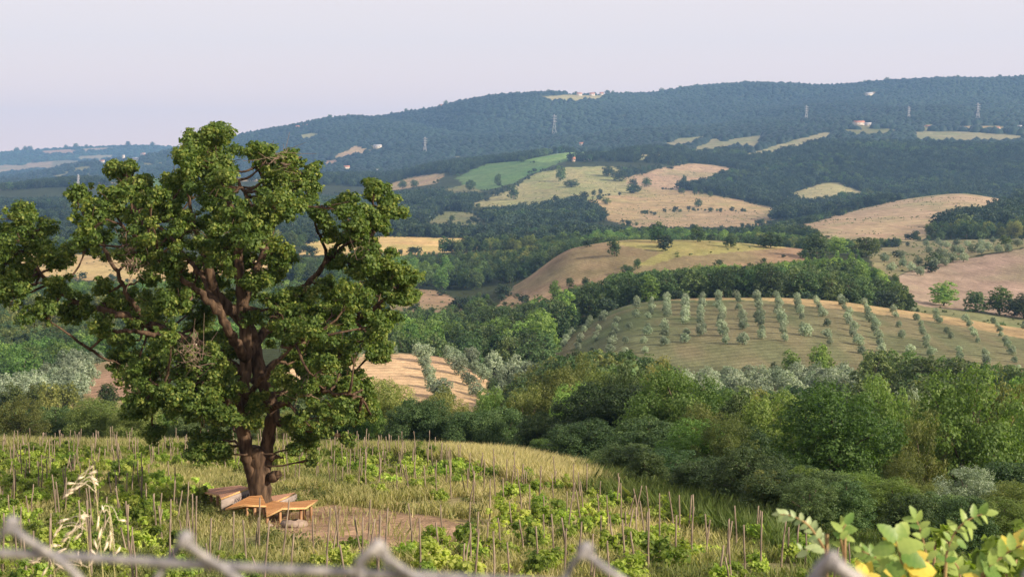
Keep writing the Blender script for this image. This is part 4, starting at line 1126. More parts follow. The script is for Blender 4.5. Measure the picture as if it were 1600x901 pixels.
# ------------------------------------------------------------------ vineyard: stakes and vines
rv = np.random.default_rng(31)
def stake_mesh(seed):
    r = np.random.default_rng(seed); g = Geo(); h = 1.12
    P = smooth_path([[0,0,-.15],[r.normal()*.015,r.normal()*.015,h*.4],[r.normal()*.03,r.normal()*.03,h]], 3, .012, r)
    g.tube(P, np.linspace(.023, .016, len(P)) , 6, 0, .15, r); return g.mesh('stake', M_STAKE, smooth=False)
STK = [stake_mesh(i) for i in range(5)]
def vine_mesh(seed, nl, h, wd):
    r = np.random.default_rng(seed)
    n = 10; Cc = np.stack([r.normal(size=n)*wd, r.normal(size=n)*wd, 0.15 + h*r.random(n)], 1); Rc = 0.10 + 0.12*r.random(n)
    V, Fc, rn, cl = cloud(Cc, Rc, nl, 0.105, r, tuft=5, tr=.6, aspect=.95, shell=.3, upb=.5)
    V[:, 2] = np.maximum(V[:, 2], 0.01)
    g = Geo(); P = smooth_path([[0,0,-.1],[.03,0,.25],[0,.03,.55*h+.2]], 3, .02, r); g.tube(P, np.linspace(.02,.008,len(P)), 5)
    for c in Cc[:5]: g.tube([P[3], (P[3]+c)/2 + [0,0,.05], c], [.008,.006,.004], 4)
    return g.mesh('vine_stem', M_BARK2), mesh_np('vine_leaves', V, Fc, M_VINE, rn, cl)
VN = [vine_mesh(100+i, 230, .62, .21) for i in range(4)] + [vine_mesh(110+i, 160, .46, .15) for i in range(3)]
cand = []
edge_at = lambda u: np.interp(u, [-50,0,600,700,800,1000,1200,1260,1300,1700], [706,706,712,722,742,790,842,862,900,1000])
rot = 0.42; c_, s_ = math.cos(rot), math.sin(rot)
ri = 0
for p in np.arange(-60, 60, 1.9):
    for q in np.arange(-10, 110, 1.22):
        X = p*c_ + q*s_ + (rv.random()-.5)*.22; Y = -p*s_ + q*c_ + (rv.random()-.5)*.22
        if not (29 < Y < 82): continue
        z = float(ground(X, Y)); u, v = pix(X, Y, z)
        if not (-40 < u < 1640): continue
        uu = np.array([u]); vv = np.array([v])
        edge = np.interp(u, [-50,0,600,700,800,1000,1200,1260,1300,1700], [706,706,712,722,742,790,842,862,900,1000])
        if v < edge: continue
        if in_poly(uu, vv, DIRT)[0] or in_poly(uu, vv, PALEGRASS)[0]: continue
        inclear = in_poly(uu, vv, CLEAR)[0]
        if inclear and rv.random() > 0.05: continue
        if abs(u - 405) < 75 and 770 < v < 812: continue
        cand.append((X, Y, z, u, v, int(round(p/1.9))))
cand.sort(key=lambda t: t[1])
print('stakes', len(cand))
def zone_s(u, v):
    if u < 150: a = 'at the left border'
    elif u < 330: a = 'left of the benches'
    elif u < 480: a = 'by the oak'
    elif u < 640: a = 'right of the oak'
    elif u < 800: a = 'in the middle'
    elif u < 960: a = 'right of the middle'
    else: a = 'near the right-hand wood'
    b = 'along the far edge' if v < 735 else 'in the far rows' if v < 770 else 'in the middle rows' if v < 815 else 'in the near rows' if v < 860 else 'in the nearest row'
    return b + ' ' + a
ns = 0; rs = []; nv_ = 0; rvv = []
for (X, Y, z, u, v, row) in cand:
    tl = rv.normal(size=2) * .04; k = .75 + .5*rv.random()
    if (295 < u < 505 and 785 < v < 858) or (u > 900 and v < edge_at(u) + 16): continue
    if ns < 300:
        o = link('vine_stake', STK[ns % 5], None, (X, Y, z)); o.rotation_euler = (tl[0], tl[1], rv.random()*6); o.scale = (1, 1, k)
        tag(o, 'thin weathered stake %s, one of its group' % zone_s(u, v), 'stake', 'stakes ' + zone_s(u, v)); ns += 1
    else: rs.append((X, Y, z, tl, k, ns))
    if rv.random() < .6:        # a second thinner stake beside it
        X2, Y2 = X + rv.normal()*.35, Y + rv.normal()*.35; rs.append((X2, Y2, float(ground(X2, Y2)), rv.normal(size=2)*.1, .6+.4*rv.random(), 0))
    pden = 0.95 if (u < 420) else (0.9 if v < 760 else 0.72)
    if u > 900 and v > 760: pden = 0.75
    if 285 < u < 525 and 740 < v < 888: continue
    for rep_ in range(2):
        if rv.random() > pden*(.85 if u < 420 else .84): continue
        e_ = rv.normal()*.5; X2, Y2 = X + e_*s_ + rv.normal()*.16, Y + e_*c_ + rv.normal()*.16; z2 = float(ground(X2, Y2))
        big = u < 450 or rv.random() < .4
        vm = VN[int(rv.integers(0, 4))] if big else VN[4 + int(rv.integers(0, 3))]
        kk_ = .5 + .40*rv.random()
        if nv_ < 300:
            t = empty('grapevine', (X2, Y2, z2), float(rv.random()*6.28)); t.scale = (kk_, kk_, kk_)
            tag(t, '%s bright grapevine %s, one of its group' % ('bushy' if big else 'small', zone_s(u, v)), 'vine', ('bushy' if big else 'small') + ' grapevines ' + zone_s(u, v))
            link('stem', vm[0], t); link('leaves', vm[1], t); nv_ += 1
        else: rvv.append((X2, Y2, z2, vm, kk_))
def merged(name, items, mat, label, rc):
    Vs = []; Fs = []; a = []; b = []; off = 0
    for me, M in items:
        n = len(me.vertices); co = np.empty(n*3, np.float32); me.vertices.foreach_get('co', co); co = co.reshape(-1, 3)
        Vs.append(co @ M[:3, :3].T + M[:3, 3]); Fs += [tuple(i + off for i in p.vertices) for p in me.polygons]; off += n
        if rc:
            for nm, ls in (('rnd', a), ('clump', b)):
                x = np.empty(len(me.polygons), np.float32); me.attributes[nm].data.foreach_get('value', x); ls.append(x)
    o = link(name, mesh_np(name, np.vstack(Vs), Fs, mat, np.concatenate(a) if rc else None, np.concatenate(b) if rc else None)); tag(o, label, kind='stuff')
def TM(X, Y, Z, rx, ry, rz, s):
    M = Matrix.Translation((X, Y, Z)) @ Matrix.Rotation(rz, 4, 'Z') @ Matrix.Rotation(rx, 4, 'X') @ Matrix.Rotation(ry, 4, 'Y') @ Matrix.Diagonal((*s, 1)); return np.array(M)
merged('far_vine_stakes', [(STK[i % 5], TM(X, Y, z, t[0], t[1], rv.random()*6, (1, 1, k))) for i, (X, Y, z, t, k, _) in enumerate(rs)], M_STAKE, 'crowded thin stakes of the furthest vineyard rows', False)
merged('far_vine_foliage', [(vm[1], TM(X, Y, z, 0, 0, rv.random()*6, (k, k, k))) for (X, Y, z, vm, k) in rvv], M_VINE, 'bright vine leaves of the furthest vineyard rows', True)

# ------------------------------------------------------------------ grass and weeds on the slope
def grass(n, y0, y1, rng):
    Y = np.sqrt(y0*y0 + (y1*y1 - y0*y0)*rng.random(n)); U = -60 + 1720*rng.random(n); X = (U - CX)/F*Y
    dens = vnoise(X/1.6, Y/2.4, 81) + 0.5*vnoise(X/6, Y/9, 82)
    Z = ground(X, Y); u, v = pix(X, Y, Z)
    dirt = in_poly(u, v, DIRT); cl = in_poly(u, v, CLEAR); pg = in_poly(u, v, PALEGRASS)
    edge = np.interp(u, [-50,0,600,700,800,1000,1200,1260,1300,1700], [706,706,712,722,742,795,858,880,930,1000])
    strip = v < edge + 6
    keep = ((dens > -0.28) | pg | strip) & (~dirt | (rng.random(n) < .06))
    keep &= ~((np.hypot(X - ob[0], Y - ob[1]) < 0.9))
    X, Y, Z, u, v, cl, pg, strip, dens = [a[keep] for a in (X, Y, Z, u, v, cl, pg, strip, dens)]
    n = len(X)
    h = 0.16 + 0.24*rng.random(n)
    nb = (u > 295) & (u < 520) & (v > 772) & (v < 860); h = np.where(nb, h*0.6, h)
    h = np.where(pg, 0.5 + .35*rng.random(n), h); h = np.where(cl, h*1.05, h)
    h = np.where(strip & ~pg & (u < 1230), 0.35 + .5*rng.random(n), h)
    wd = 0.006 + 0.008*rng.random(n) + Y*0.00012
    a = rng.random(n)*6.283; ln = rng.normal(size=(n, 2)) * 0.35 * h[:, None]
    t = np.stack([np.cos(a), np.sin(a), np.zeros(n)], 1) * wd[:, None]
    B = np.stack([X, Y, Z - .02], 1); Tp = B + np.stack([ln[:, 0], ln[:, 1], h], 1); Mi = B + np.stack([ln[:, 0]*.35, ln[:, 1]*.35, h*.55], 1)
    V = np.stack([B - t, B + t, Mi + t*.8, Tp, Mi - t*.8], 1).reshape(-1, 3)
    Fc = np.arange(n*5).reshape(n, 5)
    dry = np.clip(vnoise(X/3.5, Y/6, 41) * 1.3 + 0.50, 0, 1)
    dry = np.where(pg, 0.95, dry); dry = np.where(cl, np.maximum(dry, .55), dry)
    grn = strip & ~pg & (u > 880)
    dry = np.where(strip & ~pg, np.where(u > 880, -.10, .45), dry); dry = np.where(u > 1000, dry - .35*np.clip((u-1000)/200, 0, 1), dry)
    return V, Fc, rng.random(n)*np.where(grn, .35, .9), np.clip(dry*1.0 + .12*rng.normal(size=n), -.2, 1.1)
V, Fc, a, b = grass(420000, 29, 86, np.random.default_rng(8))
go_ = link('grass', mesh_np('grass', V, Fc, M_GRASS, a, b)); tag(go_, 'dry straw-coloured and green grass over the vineyard slope', kind='stuff')
# weeds: leafy herbs
def weeds(n, rng):
    Y = np.sqrt(29**2 + (84**2 - 29**2)*rng.random(n)); U = -60 + 1720*rng.random(n); X = (U - CX)/F*Y
    Z = ground(X, Y); u, v = pix(X, Y, Z)
    k = (vnoise(X/2.2, Y/3.2, 91) > 0.02) & ~in_poly(u, v, DIRT) & ~in_poly(u, v, PALEGRASS)
    X, Y, Z = X[k], Y[k], Z[k]
    V, Fc, rn, cl = cloud(np.stack([X, Y, Z + .12], 1), 0.10 + 0.16*rng.random(len(X)), 130, 0.07, rng, tuft=5, tr=.6, aspect=.7, shell=.3, upb=.5)
    return V, Fc, rn, cl
V, Fc, a, b = weeds(5200, np.random.default_rng(9))
wo = link('weeds', mesh_np('weeds', V, Fc, M_YELLOW, a, b)); tag(wo, 'low olive-green weeds between the vines', kind='stuff')

# ------------------------------------------------------------------ chain-link fence right in front of the lens
fe = empty('chain_link_fence', (0, 0.42, -1.65)); tag(fe, 'blurred galvanised chain-link fence top with a tension wire, right in front', 'fence')
fy = 0.0
def fp(x, y, d=0.0):
    a, b = px_dir(x, y); D = 0.42 + d
    return [a*D, d, b*D + 1.65]
g = Geo(); P = smooth_path([fp(-900,838), fp(-400,850), fp(0,863), fp(350,884), fp(700,901), fp(1200,928), fp(1700,925), fp(2600,930)], 6)
g.tube(P, 0.00125, 8); link('tension_wire', g.mesh('tension_wire', M_WIRE, smooth=True), fe)
g = Geo(); pk = [(-590,812),(-290,818),(18,822),(290,845),(590,858),(915,862),(1300,876),(1610,905),(1920,915),(2230,925)]
for i, (x, y) in enumerate(pk):
    # each wire climbs to a knuckle at the top edge and turns back down, then zigzags to the ground
    for sgn in (-1, 1):
        nx = pk[i+sgn][0] if 0 <= i+sgn < len(pk) else x + 300*sgn
        pts = [fp(x, y, -0.002*sgn), fp(x + sgn*18, y + 16, -.002*sgn), fp(x + (110 if sgn > 0 else -58), y + (85 if sgn > 0 else 78), -.001*sgn), fp((x+nx)/2, y + 190, 0.002*sgn)]
        Lx = x; cur = (x+nx)/2; yy = y + 190
        side = 1
        while yy < 9800:
            yy += 330; cur = x if side == 1 else (x+nx)/2
            pts.append(fp(cur + (3 if side == 1 else -3)*sgn, yy, 0.0015*(-1)**side)); side = -side
        g.tube(smooth_path(pts, 4), (0.0011 if sgn > 0 else 0.0009) if i != 6 else 0.0022, 7)
    if i == 4:    # the open hook
        g.tube(smooth_path([fp(565,905,-.003), fp(560,880,-.004), fp(575,862,-.004), fp(592,853,-.003), fp(603,862,-.002), fp(604,885,-.002)], 5), 0.0011, 7)
    g.tube(smooth_path([fp(x-6, y+9, -.003), fp(x-3, y-8, -.003), fp(x+5, y-6, -.002), fp(x+3, y+9, -.001)], 4), 0.0014, 7)
link('wire_mesh', g.mesh('wire_mesh', M_WIRE, smooth=True), fe)
for sx in (-0.75, 0.85):
    g = Geo(); g.tube([[sx, .03, -.3], [sx, .03, 1.50]], 0.022, 10); link('post', g.mesh('fence_post', M_WIRE, smooth=True), fe)

# ------------------------------------------------------------------ leafy shoots at the lower right, just behind the fence
def m_shoot(name, c1, c2, trans=0.45):
    m, n, l, b = mat_base(name)
    tc = n.new('ShaderNodeTexCoord'); no = n.new('ShaderNodeTexNoise'); no.inputs['Scale'].default_value = 70; no.inputs['Detail'].default_value = 6
    l.new(tc.outputs['Object'], no.inputs['Vector'])
    at = n.new('ShaderNodeAttribute'); at.attribute_name = 'rnd'
    ad = n.new('ShaderNodeMath'); ad.operation = 'MULTIPLY_ADD'; ad.inputs[1].default_value = .7; l.new(at.outputs['Fac'], ad.inputs[0])
    ml = n.new('ShaderNodeMath'); ml.operation = 'MULTIPLY'; ml.inputs[1].default_value = .45; l.new(no.outputs[0], ml.inputs[0]); l.new(ml.outputs[0], ad.inputs[2])
    r = n.new('ShaderNodeValToRGB'); r.color_ramp.elements[0].color = (*c1, 1); r.color_ramp.elements[1].color = (*c2, 1)
    r.color_ramp.elements[0].position = .15; r.color_ramp.elements[1].position = .95
    l.new(ad.outputs[0], r.inputs[0]); l.new(r.outputs[0], b.inputs['Base Color']); b.inputs['Roughness'].default_value = .45
    tr = n.new('ShaderNodeBsdfTranslucent'); mx = n.new('ShaderNodeMixShader'); mx.inputs[0].default_value = trans
    l.new(r.outputs[0], tr.inputs[0]); l.new(b.outputs[0], mx.inputs[1]); l.new(tr.outputs[0], mx.inputs[2]); l.new(mx.outputs[0], n['Material Output'].inputs[0])
    return m
M_SHG = m_shoot('fresh_shoot_leaves', (0.10,0.225,0.045), (0.36,0.48,0.13))
M_SHP = m_shoot('pale_shoot_leaves', (0.20,0.32,0.13), (0.42,0.52,0.27))
M_SHY = m_shoot('yellow_shoot_leaves', (0.55,0.48,0.06), (0.80,0.68,0.16))
M_STEM = m_plain('shoot_stems', (0.16,0.10,0.05), (0.30,0.22,0.10), 30, .7)
rl = np.random.default_rng(55)
def leaf_geo(g, base, direction, normal, L, rng, W=0.62):
    d = norm(np.array(direction, float)); nn = norm(np.array(normal, float) - np.dot(normal, d) * d); sd = np.cross(d, nn)
    n = 9; rv_ = float(rng.random()); curl = 0.10 + .12*rng.random(); cup = 0.16 + .1*rng.random()
    mid = []; lt = []; rt = []
    for i in range(n + 1):
        t = i / n
        c = base + d * L * t - nn * curl * L * t * t
        wv = W * 0.5 * L * math.sin(math.pi * min(1, t*0.93 + .05)**0.8)**0.85 * (1 + (0.15 if i % 2 else -0.08))
        if i == n: wv = 0.0
        mid.append(c); up = nn * cup * wv * 1.0
        back = -d * 0.03 * L
        lt.append(c + sd * wv + up + back*(i % 2)); rt.append(c - sd * wv + up + back*(i % 2))
    V = np.array(mid + lt + rt); m1 = n + 1
    Fc = []
    for i in range(n):
        Fc.append((i, i+1, m1+i+1, m1+i)); Fc.append((i+1, i, 2*m1+i, 2*m1+i+1))
    k0 = len(g.F); g.add(V, Fc, 0, rv_)
    for j in range(len(Fc)): g.r[k0+j] = min(1, max(0, rv_ + (.05 if (j//2) % 2 else -.04) + .08*(j % 2)))
def shoot(label, stem, leafs, D, mat, mat2=None, name='leafy_shoot', r=0.0012):
    gz = float(ground((stem[0][0]-CX)/F*D, D)); a, _ = px_dir(stem[0][0], 0)
    b0 = np.array([a*D, D, gz]); t = empty(name, b0); tag(t, label, 'shoot')
    q = lambda x, y, d=0: np.array([px_dir(x, y)[0]*(D+d), D+d, px_dir(x, y)[1]*(D+d)]) - b0
    g = Geo(); P = smooth_path([np.array([0,0,-.02])] + [q(x, y) for x, y in stem], 5)
    g.tube(P, np.linspace(r*1.8, r*.5, len(P)), 6); link('stem', g.mesh('shoot_stem', M_STEM, smooth=True), t)
    for mt, sel in ((mat, 0), (mat2, 1)):
        g = Geo(); any_ = False
        for lf in leafs:
            x, y, ang, L = lf[:4]; yl = lf[4] if len(lf) > 4 else 0
            if yl != sel: continue
            any_ = True
            aa = math.radians(ang); L = L*.9; Lm = L / F * D
            dirv = np.array([math.cos(aa), (rl.random()-.5)*.7, math.sin(aa)])
            nrm = np.array([(rl.random()-.5)*.7 + .2, -0.75, 0.65 + .3*rl.random()])
            leaf_geo(g, q(x, y, (rl.random()-.5)*.03), dirv, nrm, Lm, rl, .70 if L > 34 else .58)
        if any_: link('leaves', g.mesh('shoot_leaves', mt, rc=True), t)
def pinnate(path, L0, L1, n):
    """alternate leaf pairs along a stem given in photo pixels"""
    out = []; P = smooth_path([(x, 0, y) for x, y in path], 8)
    for i in range(n):
        t = (i + .5) / n; k = t * (len(P) - 2); j = int(k); p = P[j] + (P[j+1]-P[j])*(k-j); d = P[j+1]-P[j]; ang = math.degrees(math.atan2(-d[2], d[0]))
        L = L0 + (L1-L0)*t
        out.append((p[0], p[2], ang + 52 + rl.normal()*9, L*(.85+.3*rl.random()))); out.append((p[0], p[2], ang - 52 + rl.normal()*9, L*(.85+.3*rl.random())))
    out.append((P[-1][0], P[-1][2], ang, L1)); return out
s1 = [(1290,866),(1284,850),(1274,834),(1262,819),(1246,809),(1230,804),(1219,803)]
shoot('arching pale green shoot with small paired leaves, leftmost above the fence', [(1292,1000),(1292,900)] + s1, pinnate(s1, 20, 15, 9) + [(1284,858,165,30),(1262,862,200,22),(1252,858,120,14),(1280,846,170,22)], 1.7, M_SHP)
s2 = [(1317,858),(1314,842),(1316,828),(1322,818)]
shoot('short upright green shoot second from the left', [(1320,1000),(1320,900)] + s2, pinnate(s2, 18, 26, 4) + [(1318,830,15,26),(1318,838,-15,22)], 1.7, M_SHG)
s3 = [(1412,900),(1407,870),(1400,845)]
shoot('large-leaved shoot in the lower right with yellow leaves at its foot', [(1418,1100),(1415,960)] + s3,
      [(1400,845,135,44),(1402,842,55,40),(1398,855,190,42),(1404,858,20,46),(1406,872,205,44),(1408,868,-15,48),(1404,852,80,40),(1412,886,200,46),(1405,880,170,40),(1402,850,150,30,1),(1415,880,30,44,1),(1418,888,0,56,1),(1420,895,-20,50,1),(1416,890,60,36,1),(1414,900,160,40,1),(1425,902,20,44,1)], 1.6, M_SHG, M_SHY)
shoot('yellow-leaved twig low beside the large-leaved shoot', [(1350,1100),(1352,920),(1350,900)], [(1350,900,110,32,1),(1350,902,60,34,1),(1350,905,20,30,1),(1348,904,170,30,1),(1352,906,90,30,1)], 1.6, M_SHG, M_SHY)
s4 = [(1450,880),(1446,860),(1441,838),(1435,820),(1430,808)]
shoot('upright shoot with neat paired yellow-green leaves in the middle of the plants', [(1455,1100),(1452,940)] + s4, pinnate(s4, 22, 24, 5), 1.75, M_SHG)
s5 = [(1478,885),(1480,860),(1488,838),(1504,818),(1524,806),(1540,802)]
shoot('leaning shoot with many green leaves right of the paired one', [(1476,1100),(1476,940)] + s5, pinnate(s5, 24, 24, 7) + [(1500,830,-40,28),(1512,822,-60,30),(1495,845,-30,26)], 1.8, M_SHG)
s6 = [(1532,901),(1548,884),(1566,868),(1588,855),(1610,846)]
shoot('low shoot at the right border with cream-yellow tip leaves', [(1520,1100),(1526,940)] + s6, pinnate(s6, 34, 34, 5) + [(1588,856,70,40,1),(1596,852,-20,40,1),(1575,862,110,34,1),(1532,898,200,40),(1530,905,160,30,1),(1540,890,100,34),(1548,884,-60,34)], 1.6, M_SHG, M_SHY)
s7 = [(1392,892),(1376,876),(1360,866),(1346,860)]
shoot('small serrated shoot pointing left under the large leaves', [(1410,1100),(1402,930)] + s7, pinnate(s7, 22, 20, 6), 1.65, M_SHG)
s8 = [(1500,900),(1496,884),(1484,872),(1470,866)]
shoot('low green shoot between the leaning one and the large leaves', [(1505,1100),(1502,940)] + s8, pinnate(s8, 24, 20, 5), 1.9, M_SHG)
# the bushes behind them
def bushy(label, pts, D, leaf, seed, mat, dens=420):
    r = np.random.default_rng(seed); a, _ = px_dir(pts[0][0], 0); X = a*D; gz = float(ground(X, D)); b0 = np.array([X, D, gz])
    t = empty('bush', b0); tag(t, label, 'bush')
    Cc = []; Rc = []; g = Geo()
    for (x, y, rp) in pts:
        aa, bb = px_dir(x, y); d = (r.random()-.5)*.4; c = np.array([aa*(D+d), D+d, bb*(D+d)]) - b0
        Rc.append(rp/F*D); Cc.append(c); g.tube(smooth_path([[0,0,-.05], c*np.array([.5,.5,.55]), c], 4, .03, r), np.linspace(.010,.003,9), 5)
    V, Fc, rn, cl = cloud(Cc, Rc, dens, leaf, r, tuft=6, tr=.5, aspect=.6, shell=.3)
    link('stems', g.mesh('bush_stems', M_STEM), t); link('foliage', mesh_np('bush_foliage', V, Fc, mat, rn, cl), t)
M_BUSHG = m_leaf('bush_leaves', (0.07,0.12,0.02), (0.17,0.25,0.04), (0.32,0.38,0.08), 0.42, 0.0)
bushy('yellow-green bush of small leaves at the right border, behind the shoots', [(1590,838,26),(1560,848,26),(1610,860,40),(1540,866,26),(1575,880,34),(1600,900,44),(1545,900,34),(1520,884,20),(1640,880,50),(1480,900,30)], 3.2, .030, 1, M_BUSHG, 1400)
bushy('mid-green bush filling the gap behind the paired shoot', [(1462,842,22),(1475,862,28),(1450,880,28),(1490,890,34),(1430,900,30),(1480,830,14)], 3.6, .032, 2, M_BUSHG, 1300)

# ------------------------------------------------------------------ wild oats close to the camera on the left
M_OAT = m_plain('dry_oat_husks', (0.55,0.47,0.34), (0.78,0.70,0.56), 30, .7)
M_OATS = m_plain('dry_oat_stalks', (0.34,0.33,0.14), (0.50,0.46,0.24), 30, .7)
def oat(label, top, heads, D):
    x0, y0 = top; a, b = px_dir(x0, y0); b0 = np.array([px_dir(x0+25, 0)[0]*D, D, -1.65]); t = empty('wild_oat', b0); tag(t, label, 'grass stalk', 'dry wild oats at the lower left')
    q = lambda x, y, d=0: np.array([px_dir(x, y)[0]*(D+d), D+d, px_dir(x, y)[1]*(D+d)]) - b0
    g = Geo(); P = smooth_path([[0,0,-.02], q(x0+20, y0+350), q(x0+8, y0+90), q(x0, y0)], 5); g.tube(P, np.linspace(.0010,.0004,len(P)), 5); link('stem', g.mesh('oat_stem', M_OATS), t)
    g = Geo()
    for (x, y, ang, L) in heads:
        k = int(rl.integers(len(P)*3//4, len(P))); c = q(x, y, (rl.random()-.5)*.05); g.tube(smooth_path([P[min(k, len(P)-1)], (P[min(k, len(P)-1)]+c)/2 + [0,0,.006], c], 3), .00035, 4)
        aa = math.radians(ang); d = np.array([math.cos(aa), (rl.random()-.5)*.5, math.sin(aa)]); L = L*.74; Lm = L/F*D
        g.tube([c, c + d*Lm*.3, c + d*Lm*.7, c + d*Lm], [.0004, .0021*L/30, .0017*L/30, .0002], 5)
        g.tube([c + d*Lm*.2, c + d*Lm*.6 + [0,0,-.12*Lm], c + d*Lm*1.15 + [0,0,-.2*Lm]], [.0003, .0016, .0001], 4)
    link('spikelets', g.mesh('oat_spikelets', M_OAT), t)
oat('dry wild oat with pale spikelets, highest of the stalks left of the oak', (146,728), [(138,740,25,20),(140,745,-15,18),(128,758,200,22),(118,755,170,18),(122,762,190,24),(112,768,205,18),(145,750,-30,14),(105,772,30,14),(132,744,190,14)], 2.3)
oat('dry wild oat in the middle of the group left of the oak', (132,800), [(108,810,190,24),(98,818,230,20),(118,828,200,26),(128,832,215,22),(110,838,200,22),(96,852,170,20),(104,856,200,26),(132,812,120,12),(122,806,10,22),(90,826,240,18)], 2.25)
oat('dry wild oat with broad white husks nearest to the oak', (170,790), [(155,805,260,26),(162,800,100,16),(160,822,250,24),(172,828,280,22),(185,812,0,14),(152,858,110,24),(162,862,70,24),(172,860,90,22),(180,866,60,20),(150,866,130,16)], 2.2)
oat('short dry wild oat low behind the tension wire', (80,850), [(70,868,200,22),(62,878,170,24),(75,885,230,22),(85,880,-20,20),(120,878,80,26),(128,884,110,24),(138,886,60,22),(110,890,120,20)], 2.1)

# ------------------------------------------------------------------ far pylons
M_STEEL = m_plain('pylon_steel', (0.28,0.29,0.31), (0.36,0.36,0.38), 1, .6)
def pylon(x, yb, h, dm, label):
    a_, b_ = px_dir(x, yb); p = hit(x, yb, dm)
    if p is None: return
    t = empty('pylon', (p[0], p[1], p[2] - 1)); tag(t, label, 'pylon', 'power pylons along the foot of the ridge')
    H = h / F * p[1] + 1; w0 = H*.11; g = Geo()
    lv = [0, .25, .45, .6, .72, .84, 1.0]; wd = [w0, w0*.7, w0*.48, w0*.32, w0*.26, w0*.22, .3]
    cr = [[np.array([sx*w_, sy*w_, H*l_]) for sx, sy in ((-1,-1),(1,-1),(1,1),(-1,1))] for l_, w_ in zip(lv, wd)]
    for i in range(6):
        for k in range(4):
            g.tube([cr[i][k], cr[i+1][k]], .45, 4); g.tube([cr[i][k], cr[i+1][(k+1) % 4]], .26, 4); g.tube([cr[i][(k+1) % 4], cr[i+1][k]], .26, 4)
    link('tower', g.mesh('pylon_tower', M_STEEL), t)
    for l_ in (.66, .78, .90):
        g = Geo(); L = H*.13
        g.tube([[-L, 0, H*l_], [L, 0, H*l_]], .35, 4); g.tube([[-L, 0, H*l_], [0, 0, H*(l_+.05)], [L, 0, H*l_]], .28, 4); link('crossarm', g.mesh('crossarm', M_STEEL), t)
pylon(664, 242, 28, 2500, 'small pale pylon, leftmost on the ridge slope, above the tan patches')
pylon(866, 212, 33, 2700, 'tall pylon standing out above the green vineyard')
pylon(1260, 191, 26, 2700, 'pylon above the strip fields, left of the red-roofed farm')
pylon(1420, 188, 22, 2700, 'faint thin pylon between the red-roofed farm and the right border')
pylon(1528, 190, 29, 2700, 'slender pylon nearest to the right border')
pylon(122, 293, 20, 1900, 'tiny pylon on the left edge of the tan crest behind the oak')

# ------------------------------------------------------------------ far houses
M_WALL = m_plain('pale_plaster', (0.46,0.42,0.36), (0.54,0.50,0.44), .3); M_WALLP = m_plain('pink_plaster', (0.40,0.29,0.23), (0.46,0.34,0.27), .3)
M_ROOF = m_plain('clay_tiles', (0.36,0.15,0.10), (0.46,0.22,0.14), .5); M_SHED = m_plain('white_sheet_roof', (0.36,0.36,0.38), (0.44,0.44,0.44), .3)
M_WIN = m_plain('dark_panes', (0.04,0.045,0.05), None, 1)
def spot(x, y, dm):
    p = hit(x, y, dm)
    if p is None:
        a, b = px_dir(x, y); D = _DS[_DS > dm]; z = ground(a*D, D); k = int(np.argmax(z/D)); p = np.array([a*D[k], D[k], z[k]])
    return p
def house(x, yb, wpx, hpx, dm, label, wall=None, roof=None, turn=0.0, name='farmhouse'):
    p = spot(x, yb, dm); s = p[1] / F; W = wpx*s; Hh = hpx*s; Dp = W*.6; wh = Hh*.62
    t = empty(name, (p[0], p[1], p[2]), turn); tag(t, label, 'building')
    g = Geo(); g.box((-W/2, -Dp/2, -2), (W/2, Dp/2, wh)); g.add([(-W/2,-Dp/2,wh),(-W/2,Dp/2,wh),(-W/2,0,Hh-.3),(W/2,-Dp/2,wh),(W/2,Dp/2,wh),(W/2,0,Hh-.3)], [(0,2,1),(3,4,5)])
    link('wall', g.mesh('house_wall', wall or M_WALL), t)
    g = Geo(); e = .5; th = .35
    for sy in (-1, 1):
        a = [(-W/2-e, sy*(Dp/2+e), wh-.2), (W/2+e, sy*(Dp/2+e), wh-.2), (W/2+e, 0, Hh), (-W/2-e, 0, Hh)]
        b = [(q[0], q[1], q[2]+th) for q in a]; g.add(a + b, [(0,1,2,3),(7,6,5,4),(0,4,5,1),(1,5,6,2),(2,6,7,3),(3,7,4,0)])
    link('roof', g.mesh('house_roof', roof or M_ROOF), t)
    nw = max(2, int(W/5))
    for i in range(min(nw, 5)):
        xx = -W/2 + W*(i+.5)/min(nw, 5); g = Geo(); g.box((xx-.6, -Dp/2-.06, wh*.45), (xx+.6, -Dp/2+.05, wh*.45+1.5)); link('window', g.mesh('house_window', M_WIN), t)
house(896,253,5,7,1700,'narrow pink farmhouse tower at the top of the pale field', M_WALLP, M_ROOF, .3)
house(918,252,13,4,1700,'low long barn right of the pink farmhouse', M_WALL, M_SHED, .1, 'barn')
house(909,228,8,5,2400,'small pale house in the trees above the green vineyard')
house(590,232,12,6,3000,'white-roofed shed on the tan clearing left of the ridge', M_WALL, M_SHED, -.2, 'barn')
house(541,264,10,5,2600,'small house below the tan clearing', M_WALL, M_ROOF, .2)
house(592,268,9,3,2600,'low white-roofed shed under the ridge, right of the small house', M_WALL, M_SHED, 0, 'barn')
house(1342,196,16,7,2700,'red-roofed farm between the pylons on the right', M_WALL, M_ROOF, .1)
house(1356,197,10,5,2700,'white annex touching the red-roofed farm', M_WALL, M_SHED, -.3, 'barn')
house(1358,150,11,5,3600,'pale house high on the wooded ridge at the right', M_WALL, M_SHED, .2)
house(1452,199,14,3,2700,'low pale building right of the red-roofed farm', M_WALL, M_ROOF, .05, 'barn')
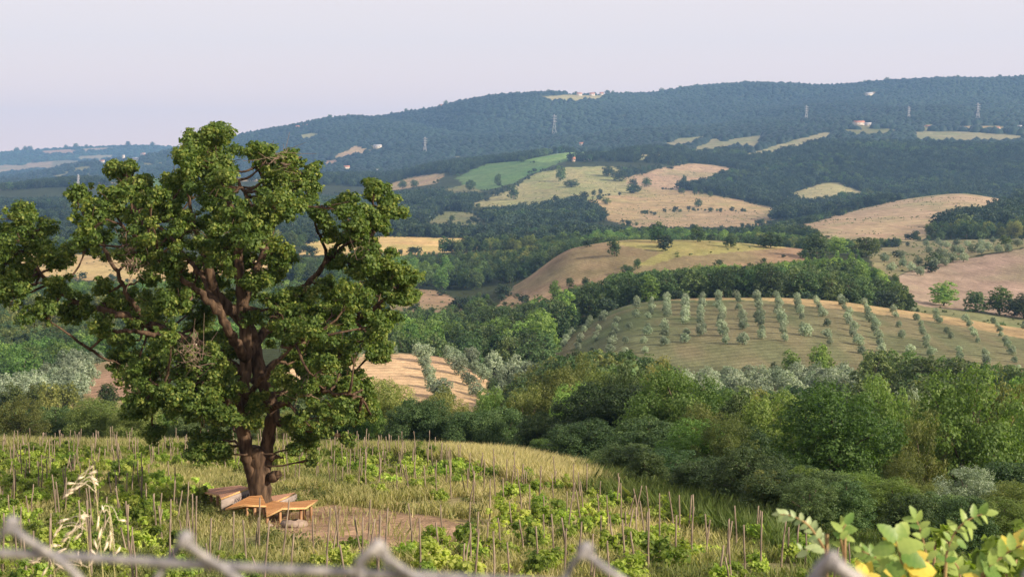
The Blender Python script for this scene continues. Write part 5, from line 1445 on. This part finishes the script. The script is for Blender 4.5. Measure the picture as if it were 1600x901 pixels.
house(1556,202,12,3,2700,'low pale building near the right border under the ridge', M_WALL, M_ROOF, .05, 'barn')
house(1594,200,8,4,2700,'pale house cut by the right border', M_WALL, M_SHED, .05)
house(193,255,4,9,4500,'slim white tower on the far left ridge', M_WALL, M_WALL, 0, 'tower')
for i, (x, y, wd, h, lab) in enumerate([(160,255,9,4,'pale house left of the slim white tower'),(174,258,8,4,'pale house touching the left side of the slim tower'),(231,258,12,5,'long white building right of the slim tower'),(213,252,12,3,'low building just right of the slim tower'),
    (118,266,7,4,'white house in the middle of the scattered far-left village'),(128,265,5,3,'small white house beside the middle one of the far-left village'),(137,263,7,3,'third house in line of the far-left village'),(103,272,6,4,'white house low in the far-left village'),
    (85,278,6,3,'lowest house of the far-left village'),(95,276,5,3,'small house near the lowest of the far-left village'),(224,242,8,3,'pale house high on the far left ridge'),(228,275,14,3,'long pale shed low beside the oak crown'),(140,274,5,3,'lone pale house under the slim tower'),(250,257,8,3,'pale house nearest to the oak crown on the far ridge')]):
    house(x, y, wd, h, 4500, lab, M_WALL, M_SHED if i % 2 else M_ROOF, (i*.7) % 1 - .5)
house(690,166,7,4,4000,'pale house on the ridge crest, left of the two masts', M_WALL, M_ROOF)
for i, (x, y, wd, lab) in enumerate([(466,201,8,'reddish house leftmost on the ridge crest'),(478,200,9,'second house from the left on the ridge crest'),(745,156,9,'pale house on the crest near the middle of the ridge'),(905,150,8,'white house at the crest clearing'),(925,150,8,'second house at the crest clearing'),(940,149,6,'third small house at the crest clearing')]):
    house(x, y, wd, 5, 4000, lab, M_WALL, M_ROOF, .2)

# give each of many look-alikes its place in its own stretch of the rows
for nm in ('vine_stake', 'grapevine'):
    by = {}
    for o in bpy.data.objects:
        if o.parent is None and o.name.split('.')[0] == nm: by.setdefault(o['group'], []).append(o)
    for gname, os_ in by.items():
        os_.sort(key=lambda o: o.location.x / o.location.y)
        for i, o in enumerate(os_):
            lab = o['label'].replace(', one of its group', '')
            o['label'] = '%s, %s from left' % (lab, ordinal(i))
